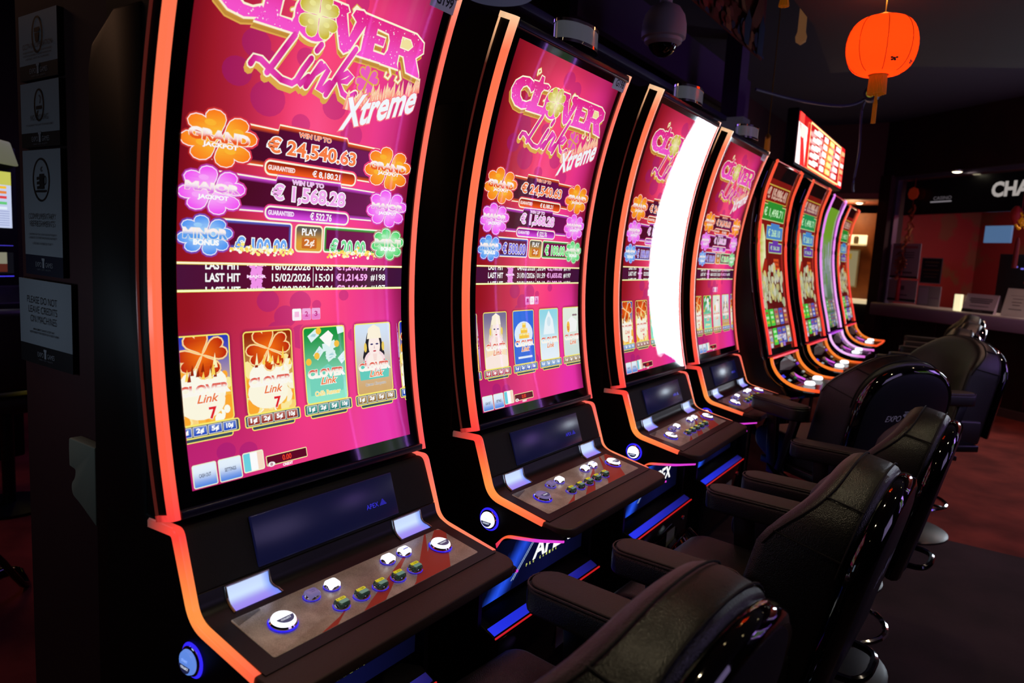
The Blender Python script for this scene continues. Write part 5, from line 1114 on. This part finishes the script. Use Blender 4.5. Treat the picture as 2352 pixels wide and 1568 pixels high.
obj('cloth', MB().box((0, .001, 0), (1.38, .006, .56)), mat('banner_cloth', (120, 24, 26), .8), bn); bd = banner(); obj('print', bd.mapped(lambda u, v, h: (u*1.38/1.4, -h*.2, v*.60+.0) if v*.60 < .56 else (u*1.38/1.4, -h*.2, .56)), INK, bn, smooth=False, weld=False)
# rails, ducts and wall bits above the machines
PIPE = mat('rail_paint', (62, 56, 92), .5); PURP = mat('violet_post', (70, 34, 84), .6)
tag(obj('ceiling_rail', MB().box((-.5, .88, 2.66), (5.2, .93, 2.70)), PIPE, bevel=.004), 'long violet-grey rail running under the ceiling above the machines', 'rail'); struct(obj('trim_2', MB().box((-.5, 1.6, 2.95), (6.5, 1.9, 3.4)), DARKWALL, smooth=False))
struct(obj('wall_beam', MB().box((2.55, 1.28, 3.02), (6.2, 1.34, 3.4)), PURP, smooth=False)); struct(obj('wall_post', MB().box((4.52, .84, 0), (4.72, .98, 3.4)), PURP, smooth=False)); struct(obj('wall_partition', MB().box((4.72, 1.5, 0), (9.3, 1.6, 3.4)), REDWALL, smooth=False))
struct(obj('wall_stub', MB().box((3.9, 1.9, 0), (4.6, 2.0, 3.4)), mat('stub_wall', (48, 20, 28), .8), smooth=False))
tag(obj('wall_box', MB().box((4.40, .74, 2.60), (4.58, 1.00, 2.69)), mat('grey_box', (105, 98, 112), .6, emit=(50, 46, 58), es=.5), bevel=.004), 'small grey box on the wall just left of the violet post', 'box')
gb = thing('wall_screen', 'dim blue-grey screen panel high behind the third machine', 'screen', (4.0, 1.55, 2.35), math.radians(-30)); obj('frame', MB().box((-.32, 0, 0), (.32, .06, .50)), BLACK, gb, .006); obj('pane', MB().box((-.30, -.004, .03), (.30, -.001, .47)), mat('dim_pane', (20, 20, 40), .2, emit=(30, 28, 52), es=.7), gb); obj('shelf', MB().box((-.32, -.12, -.06), (.32, .02, -.01)), mat('pale_shelf', (130, 130, 150), .6, emit=(70, 68, 96), es=.6), gb)
sp = thing('wall_spotlight', 'small grey spotlight with a trailing cable, right of the lantern tassel', 'spotlight', (4.10, -.245, 2.735), 0); obj('body', MB().lathe([(.03, 0), (.05, .01), (.055, .06), (.03, .10)], 20, axis='x'), PIPE, sp); obj('lens', MB().lathe([(.001, -.002), (.028, -.002)], 16, axis='x'), mat('spot_lens', (180, 180, 110), .2, emit=(120, 120, 50), es=.6), sp, weld=False); obj('cable', MB().tube(smooth([(.06, .02, 0), (.09, .06, -.10), (.05, .04, -.4), (.02, .05, -.62), (.06, .05, -.68)], 4), .008, 6), PIPE, sp); obj('bracket', MB().box((.04, -.01, .04), (.07, .02, .66)), PIPE, sp)
tag(obj('cable', MB().tube(smooth([(3.30, .32, 2.64), (3.7, .16, 2.64), (4.0, -.08, 2.64), (4.13, -.20, 2.70), (4.15, -.22, 2.80)], 4), .010, 6), PIPE), 'thin violet cable sagging to the small spotlight, above the jackpot board', 'cable')
tag(obj('wall_lamp', MB().lathe([(.001, -.05), (.03, -.03), (.035, 0), (.025, .03), (.02, .44)], 20, (3.26, .052, 2.929)), mat('dim_lamp', (150, 110, 80), .5, emit=(120, 80, 50), es=.5)), 'dim round lamp hanging right of the banner', 'lamp')
def ornament(label, c, L):
    t = thing('hanging_tassel', label, 'ornament', c); F = MB()
    for k in range(9): F.tube([(.012*math.cos(k*.7), .012*math.sin(k*.7), 0), (.018*math.cos(k*.7), .018*math.sin(k*.7), -L)], .006, 5)
    obj('fringe', F, TASSEL, t); obj('knot', MB().lathe([(.001, -.01), (.02, 0), (.02, .02), (.003, .04), (.003, 3.4-c[2])], 12), GOLDM, t)
ornament('gold tassel hanging at the top edge, left of the lantern', (1.72, -.26, 2.640), .03); ornament('dark gold tassel between the fourth and fifth machine tops', (3.58, .29, 2.36), .22)
# ------------------------------------------------------------------ jackpot board over the fruit machines
jb = thing('jackpot_board', 'bright red and white jackpot board standing above the fruit machines', 'display board', (4.02, .205, 2.26), .02); JW, JH = 1.95, .37
obj('frame', MB().box((-.02, 0, -.02), (JW+.02, .08, JH+.02)), BLACK, jb, .006); obj('stand', MB().box((.3, .03, -.16), (JW-.3, .07, -.02)), BLACK, jb)
D = Draw((0, 0), (JW, JH), .0008); D.rect(0, 0, JW, JH, (176, 16, 22)); D.rect(0, .0, .30, JH*.80, (255, 246, 240)); D.fill([(.02, .3), (.16, .26), (.27, .08), (.30, 0), (.14, 0), (.10, .16)], (206, 40, 40)); D.rect(.06, .20, .26, .29, (250, 200, 190)); D.rect(.02, .30, .16, JH, (255, 70, 60)); D.rect(1.76, 0, JW, JH, (214, 30, 36))
for k in range(6): D.rect(1.78, .02+k*.055, 1.92, .055+k*.055, ((250, 230, 220), (240, 100, 80), (255, 170, 120))[k % 3])
D.rect(.37, .015, 1.72, JH-.02, (166, 14, 22)); D.ring(rrect(.37, .015, 1.72, JH-.02, .02), -.007, .007, (255, 226, 150))
for r in range(5):
    y = .04+r*.058
    D.rect(.41, y, .66, y+.030, (232, 255, 250)); D.rect(.54, y+.018, .74, y+.043, (226, 255, 240)); D.rect(.82, y, .98, y+.040, (255, 250, 250), r=.008); D.rect(1.05, y, 1.26, y+.044, (255, 196, 90), r=.008); D.rect(1.08, y+.008, 1.23, y+.036, (255, 236, 150), r=.006); D.rect(1.34, y, 1.56, y+.040, (255, 226, 226), r=.008)
obj('lit_face', D.mapped(lambda u, v, h: (u, -.002-h, v)), mat_attr('jackpot_face', 1.7, .2), jb, smooth=False, weld=False)
# ------------------------------------------------------------------ cash counter, angled across the end of the aisle
BO = (7.763, -1.17, 0); BRZ = math.atan2(-.777, -.629)
def bth(name, label, cat, grp=None): return thing(name, label, cat, BO, BRZ, grp)
def bst(name, mb, m, **k): o = obj(name, mb, m, smooth=False, **k); o.location = BO; o.rotation_euler.z = BRZ; return struct(o)
LEDGE = mat('lilac_ledge', (160, 140, 190), .5); POST = mat('booth_post', (62, 16, 22), .6); WOODDK = mat('dark_panel', (46, 26, 22), .45, noise=((34, 18, 16), 3, .4, .6)); ALU = mat('frame_alu', (140, 130, 160), .3, metal=.7)
bst('wall_counter', MB().box((-1.70, .06, .09), (3.2, .16, .93)), WOODDK); bst('wall_over_counter', MB().box((-1.86, -.02, 2.70), (3.2, .12, 3.4)), REDWALL); bst('baseboard_counter', MB().box((-1.70, .02, 0), (3.2, .10, .09)), mat('kick_board', (84, 62, 66), .6)); bst('wall_counter_post', MB().box((-1.87, -.06, 0), (-1.69, .20, 2.72)), POST)
for x in (-1.35, -.85, .35, .95): bst('trim_seam', MB().box((x, .050, .10), (x+.012, .0605, .90)), mat('seam_metal', (110, 60, 90), .2, metal=.8) if 'seam_metal' not in bpy.data.materials else bpy.data.materials['seam_metal'])
ct = bth('counter_ledge', 'long lilac counter ledge under the cash window', 'counter'); obj('top', MB().box((-1.685, -.16, 1.045), (3.2, .46, 1.085)), mat('ledge_top', (206, 196, 190), .4), ct, .004); obj('fascia', MB().box((-1.685, -.168, .93), (3.2, -.10, 1.072)), LEDGE, ct, .004)
bst('window_frame', MB().box((-1.69, .02, 2.655), (3.2, .10, 2.70)).box((-1.69, .02, 1.085), (-1.655, .09, 2.66)), ALU)
bst('wall_booth_back', MB().box((-1.9, 1.70, 0), (3.2, 1.8, 2.72)), mat('booth_red', (150, 30, 28), .7, noise=((130, 62, 38), 2.4, .54, .6))); bst('wall_booth_side', MB().box((-1.95, .2, 0), (-1.87, 1.7, 2.72)), bpy.data.materials['booth_red']); bst('ceiling_booth', MB().box((-1.95, .16, 2.70), (3.2, 1.8, 2.75)), DARKWALL); bst('floor_booth', MB().box((-1.9, .2, 0), (3.2, 1.7, .02)), DARKWALL)
bl = bpy.data.lights.new('booth_lamp', 'AREA'); bl.energy = 26; bl.color = (1, .72, .55); bl.size = .8; blo = bpy.data.objects.new('booth_lamp', bl); COL.objects.link(blo); blo.location = Vector(BO)+Matrix.Rotation(BRZ, 3, 'Z') @ Vector((.2, .9, 2.62))
bst('window_1', MB().add([(-1.655, .053, 1.086), (3.2, .053, 1.086), (3.2, .053, 2.655), (-1.655, .053, 2.655)], [(0, 1, 2, 3)]), PANE)
hd = bth('header_sign', 'black header above the cash window with big white letters', 'sign'); obj('board', MB().box((-1.60, .10, 2.215), (3.0, .14, 2.64)), mat('header_black', (10, 10, 13), .3), hd, smooth=False); D = Draw((-2, -1), (4, 4), .0006)
D.text('CHANGE', -.385, 2.385, .46, 2.535, (226, 214, 206), .045); D.text('CASINO', -1.16, 2.385, -.905, 2.425, (120, 110, 116), 0); D.rect(-1.20, 2.355, -.90, 2.370, (170, 160, 166)); obj('lettering', D.mapped(lambda u, v, h: (u, .0985-h, v)), mat_attr('header_letters', .55, .4), hd, smooth=False, weld=False)
dl = bth('downlight', 'small round downlight over the cash window header', 'ceiling light'); obj('rim', MB().lathe([(.055, 0), (.06, .02)], 20, (-.70, -.09, 2.665)), SILVER, dl); obj('lens', MB().lathe([(.001, -.012), (.03, -.008), (.05, 0)], 20, (-.70, -.09, 2.665)), mat('hot_lens', (255, 246, 220), .3, emit=(255, 240, 200), es=6), dl, weld=False)
PAPER = mat('paper', (206, 190, 206), .6); PAPERD = mat('dark_leaflet', (44, 38, 52), .5)
def paper(label, x0, x1, z0, z1, m=None, marks=(), y=.048, col=(110, 96, 112), grp=None):
    t = bth('notice_sheet', label, 'notice', grp); obj('sheet', MB().box((x0, y-.004, z0), (x1, y, z1)), m or PAPER, t, smooth=False); D = Draw((-5, -5), (5, 5), .0005); w, h = x1-x0, z1-z0
    for a, b, c, d, cc in marks: D.rect(x0+w*a, z0+h*b, x0+w*c, z0+h*d, cc or col)
    if marks: obj('print', D.mapped(lambda u, v, hh: (u, y-.0045-hh, v)), INK, t, smooth=False, weld=False)
L6 = [(.2, .80-.07*k, .8, .825-.07*k, None) for k in range(6)]
paper('large lilac notice with a dark bottom band at the left of the cash window', -1.640, -1.20, 1.42, 1.855, None, [(0, 0, 1, .06, (40, 34, 44)), (.1, .86, .9, .93, (200, 120, 130))]+L6[1:4]+[(.2, .14, .8, .19, None)]); paper('smaller lilac notice under the large one on the cash window', -1.640, -1.19, 1.115, 1.395, None, [(0, .06, 1, .16, (30, 26, 34)), (.3, .3, .7, .36, None), (.42, .55, .58, .75, None)])
paper('dark framed leaflet on the cash window', -1.160, -.860, 1.375, 1.685, PAPERD, [(0, 0, 1, .03, (170, 160, 170)), (0, .97, 1, 1, (170, 160, 170)), (0, 0, .03, 1, (170, 160, 170)), (.97, 0, 1, 1, (170, 160, 170)), (.15, .8, .85, .86, (120, 90, 70)), (.2, .68, .8, .72, (120, 100, 110)), (.1, .5, .9, .56, (110, 70, 60)), (.15, .36, .85, .40, (110, 70, 60)), (.2, .24, .8, .28, (110, 80, 80))])
paper('pale folded leaflet standing under the dark framed one', -1.165, -.835, 1.10, 1.345, mat('pale_leaflet', (196, 188, 200), .5), [(.06, .1, .48, .9, (214, 200, 226)), (.5, 0, .51, 1, (150, 140, 160)), (.56, .4, .94, .44, (170, 130, 180))])
def stand(label, x0, x1, z1, base, m, marks):
    t = bth('table_sign', label, 'sign'); obj('card', MB().prism([(-.02, 1.088), (.02, 1.088), (.05, z1), (.046, z1)], x0, x1), m, t, smooth=False); D = Draw((-5, -5), (5, 5), .0005); w, h = x1-x0, z1-1.088
    if base: D.rect(x0, 1.088, x1, 1.125, (40, 34, 40)); D.text('EXPO GAMES', x0+w*.35, 1.098, x0+w*.65, 1.112, (140, 130, 140))
    for a, b, c, d in marks: D.rect(x0+w*a, 1.088+h*b, x0+w*c, 1.088+h*d, (100, 88, 104))
    obj('print', D.mapped(lambda u, v, hh: (u, -.0205+(v-1.088)/h*.068-hh, v)), INK, t, smooth=False, weld=False)
stand('lilac table sign with a dark base band standing on the counter ledge', -.475, -.075, 1.295, True, PAPER, [(.15, .72, .85, .78), (.15, .62, .85, .68), (.2, .52, .8, .58), (.2, .34, .8, .37)]); stand('white table card with a small crest at the right end of the ledge', .010, .30, 1.385, False, mat('white_card', (226, 226, 222), .5), [(.3, .86, .7, .90), (.2, .74, .8, .77), (.3, .62, .7, .64), (.3, .5, .7, .52), (.35, .4, .65, .42), (.25, .25, .75, .27)])
tag(obj('lit_block', MB().box((-.60, .0, 1.086), (-.515, .04, 1.275)), mat('lit_block', (250, 246, 214), .3, emit=(250, 240, 190), es=.95), bevel=.004), 'small glowing white block on the ledge beside the lilac table sign', 'light box'); o = bpy.data.objects['lit_block']; o.location = BO; o.rotation_euler.z = BRZ
lp = bth('lit_screen', 'bright white lit screen on the ledge past the right edge, mirrored in the third machine', 'screen'); obj('frame', MB().box((.80, -.02, 1.09), (1.32, .03, 1.78)), BLACK, lp, .006); obj('panel', MB().box((.84, -.026, 1.13), (1.28, -.0205, 1.74)), mat('white_panel', (240, 246, 255), .3, emit=(226, 240, 255), es=20), lp, smooth=False)
cr = bth('firecracker_string', 'hanging red and gold firecracker decoration with a round medallion', 'decoration'); obj('medallion', MB().lathe([(.001, -.012), (.075, -.012), (.078, -.004), (.078, .008)], 8, (-1.375, .0, 2.47), axis='y'), mat('medallion_red', (190, 60, 30), .5, emit=(120, 30, 10), es=.25), cr); K = MB(); rnd = random.Random(8)
for k in range(44):
    t = k/43; x = -1.375+.028*math.sin(k*2.4)+(.035 if t < .5 else -.01)-.07*t; z = lerp(2.33, 1.44, t); K.tube([(x, .01*math.sin(k), z), (x+.035*math.cos(k*1.7), -.02+.02*math.sin(k*1.3), z-.05)], .011, 6, lin(rnd.choice(((150, 44, 20), (186, 70, 30), (120, 30, 14), (196, 110, 50)))))
for k in range(12): a = 2*PI*k/12; K.tube([(-1.425, 0, 1.60), (-1.425+.10*math.cos(a), -.02, 1.60+.09*math.sin(a))], .012, 6, lin((170, 76, 40)))
obj('crackers', K, INK, cr); obj('tassel', MB().lathe([(.008, 1.42), (.022, 1.38), (.026, 1.14), (.020, 1.13)], 12, (-1.42, -.01, 0)), mat('red_tassel', (190, 24, 24), .6), cr); obj('string', MB().tube([(-1.36, 0, 2.66), (-1.37, 0, 2.0), (-1.42, 0, 1.42)], .004, 5), mat('red_string', (150, 20, 20), .6), cr)
gd = bth('gold_ornament', 'gold and red festive ornament hanging at the right edge in the cash window', 'decoration'); K = MB(); rnd = random.Random(3)
for k in range(40): a, b = rnd.uniform(0, 2*PI), rnd.uniform(0, .075); K.lathe([(.001, -.014), (.014, 0), (.001, .014)], 8, (.11+b*math.cos(a), -.03, 2.10+b*1.3*math.sin(a)))
obj('gold_body', K, mat('gold_bright', (214, 150, 30), .3, metal=.8, emit=(150, 96, 10), es=.35), gd); obj('red_bow', MB().lathe([(.02, -.1), (.06, -.02), (.05, .05), (.02, .09)], 12, (.04, -.03, 2.16)), mat('red_bow', (190, 30, 24), .6), gd); obj('tassel', MB().lathe([(.01, 0), (.022, -.05), (.024, -.32)], 10, (.10, -.03, 1.92)), mat('red_tassel_dark', (120, 14, 14), .6), gd); obj('string', MB().tube([(.10, -.03, 2.2), (.10, -.03, 2.66)], .004, 5), bpy.data.materials['red_string'], gd)
rb = bth('red_flowers', 'bunch of red and white blossoms inside the cash booth at the right edge', 'flowers'); K = MB(); rnd = random.Random(5)
for k in range(120): a, b = rnd.uniform(0, 2*PI), rnd.uniform(0, 1)**.5; K.lathe([(.001, -.016), (.018, 0), (.001, .016)], 6, (.16+.26*b*math.cos(a), .38, 1.50+.13*b*math.sin(a)), col=lin(rnd.choice(((200, 40, 40), (170, 24, 30), (230, 180, 170), (190, 60, 50)))))
obj('blossom', K, INK, rb); obj('vase', MB().lathe([(.05, 1.086), (.07, 1.2), (.04, 1.34), (.05, 1.42)], 16, (.16, .38, 0)), mat('vase_dark', (60, 20, 18), .4), rb)
dp = bth('booth_cabinet', 'tall dark cabinet inside the cash booth with two blue lights', 'cabinet'); obj('body', MB().box((-.85, .9, .02), (-.28, 1.25, 1.78)), mat('booth_cabinet', (14, 16, 20), .4), dp, .006)
for k, (x, z) in enumerate(((-.62, 1.63), (-.54, 1.61))): obj('status_light', MB().box((x-.018, .895, z-.008), (x+.018, .899, z+.008), lin((130, 120, 255))), LIGHT, dp)
tag(obj('wall_monitor', MB().box((-.86, .62, 1.90), (-.52, .65, 2.10)), mat('cctv_monitor', (40, 50, 80), .2, emit=(110, 150, 200), es=.5), bevel=.003), 'pale blue monitor hanging inside the cash booth', 'monitor'); o = bpy.data.objects['wall_monitor']; o.location = BO; o.rotation_euler.z = BRZ
# ------------------------------------------------------------------ lounge seen past the last machine
WOOD = mat('oak_panel', (150, 84, 34), .5, noise=((120, 62, 22), 5, .35, .65)); struct(obj('wall_lounge', MB().box((9.75, .25, 0), (9.85, 1.5, 2.30)), WOOD, smooth=False)); struct(obj('ceiling_lounge', MB().box((8.9, .25, 2.42), (9.85, 1.5, 2.50)), mat('lounge_ceiling', (150, 78, 56), .7), smooth=False)); struct(obj('trim_lounge', MB().box((8.9, .3, 2.50), (9.0, 1.5, 3.4)), mat('lounge_bulkhead', (90, 50, 34), .7), smooth=False))
ll = thing('downlight', 'small bright downlight under the lounge ceiling past the last machine', 'ceiling light', (9.35, .62, 2.42)); obj('rim', MB().lathe([(.07, 0), (.075, -.008), (.05, -.012)], 20), SILVER, ll); obj('lens', MB().lathe([(.001, -.03), (.03, -.024), (.048, -.010)], 20), mat('lounge_lens', (255, 240, 210), .3, emit=(255, 226, 180), es=5), ll, weld=False)
ls = bpy.data.lights.new('lounge_lamp', 'POINT'); ls.energy = 9; ls.color = (1, .62, .3); ls.shadow_soft_size = .1; lso = bpy.data.objects.new('lounge_lamp', ls); COL.objects.link(lso); lso.parent = ll; lso.location = (0, .1, -.15)
sh = thing('lit_shelf', 'brightly lit white shelf on the lounge wall', 'shelf', (9.70, .95, 1.86)); obj('board', MB().box((-.10, -.42, -.02), (.04, .42, 0)), mat('shelf_white', (240, 230, 200), .5, emit=(250, 226, 160), es=.5), sh); obj('glow', MB().box((.02, -.42, 0), (.04, .42, .13)), mat('shelf_glow', (250, 240, 210), .5, emit=(255, 236, 186), es=1.1), sh)
for k in range(6): tag(obj('glass_jar', MB().lathe([(.03, 0), (.035, .02), (.035, .09), (.02, .11)], 12, (9.66, .66+k*.10, 1.861)), mat('jar_dark', (120, 110, 90), .3) if k == 0 else bpy.data.materials['jar_dark']), 'small jar on the lit lounge shelf', 'jar', 'jars on the lounge shelf')
pt = thing('framed_poster', 'framed poster with a gold figure on the lounge wall', 'poster', (9.72, .80, 1.24), 0); obj('frame', MB().box((-.02, -.20, 0), (.02, .26, .54)), mat('poster_frame', (150, 130, 96), .5, emit=(90, 74, 46), es=.4), pt, .004); D = Draw((-1, -1), (1, 1), .001); D.rect(-.24, .02, .18, .52, (150, 136, 100)); D.fill([(-.18, .08), (.12, .08), (.06, .26), (-.03, .36), (-.12, .26)], (190, 140, 20)); D.rect(-.16, .40, .10, .48, (170, 130, 40)); obj('picture', D.mapped(lambda u, v, h: (-.021-h, -u, v)), mat_attr('poster_print', .8, .5), pt, smooth=False, weld=False)
lcn = thing('lounge_counter', 'white lounge counter with a glowing top past the last machine', 'counter', (9.45, .9, 0)); obj('top', MB().box((-.2, -.7, 1.03), (.28, .6, 1.08)), mat('lounge_top', (250, 240, 214), .4, emit=(255, 230, 180), es=.7), lcn); obj('body', MB().box((-.15, -.7, 0), (.28, .6, 1.03)), mat('lounge_body', (24, 20, 20), .5), lcn); obj('foot_panel', MB().box((-.19, -.7, .60), (-.151, .6, .74)), mat('lounge_band', (120, 112, 100), .5), lcn)
# foot plate on the floor near the third machine
fp = thing('foot_plate', 'chrome edged foot plate on the floor in front of the third machine', 'foot plate', (1.20, -.22, 0), .12); obj('plate', MB().prism([(-.16, 0), (.10, 0), (.10, .24), (.07, .25), (-.16, .06)], -.10, .34), GLOSS, fp, .006); obj('edge', MB().tube([(-.10, -.162, .055), (.34, -.162, .055), (.34, .07, .25)], .012, 8), CHROME, fp)
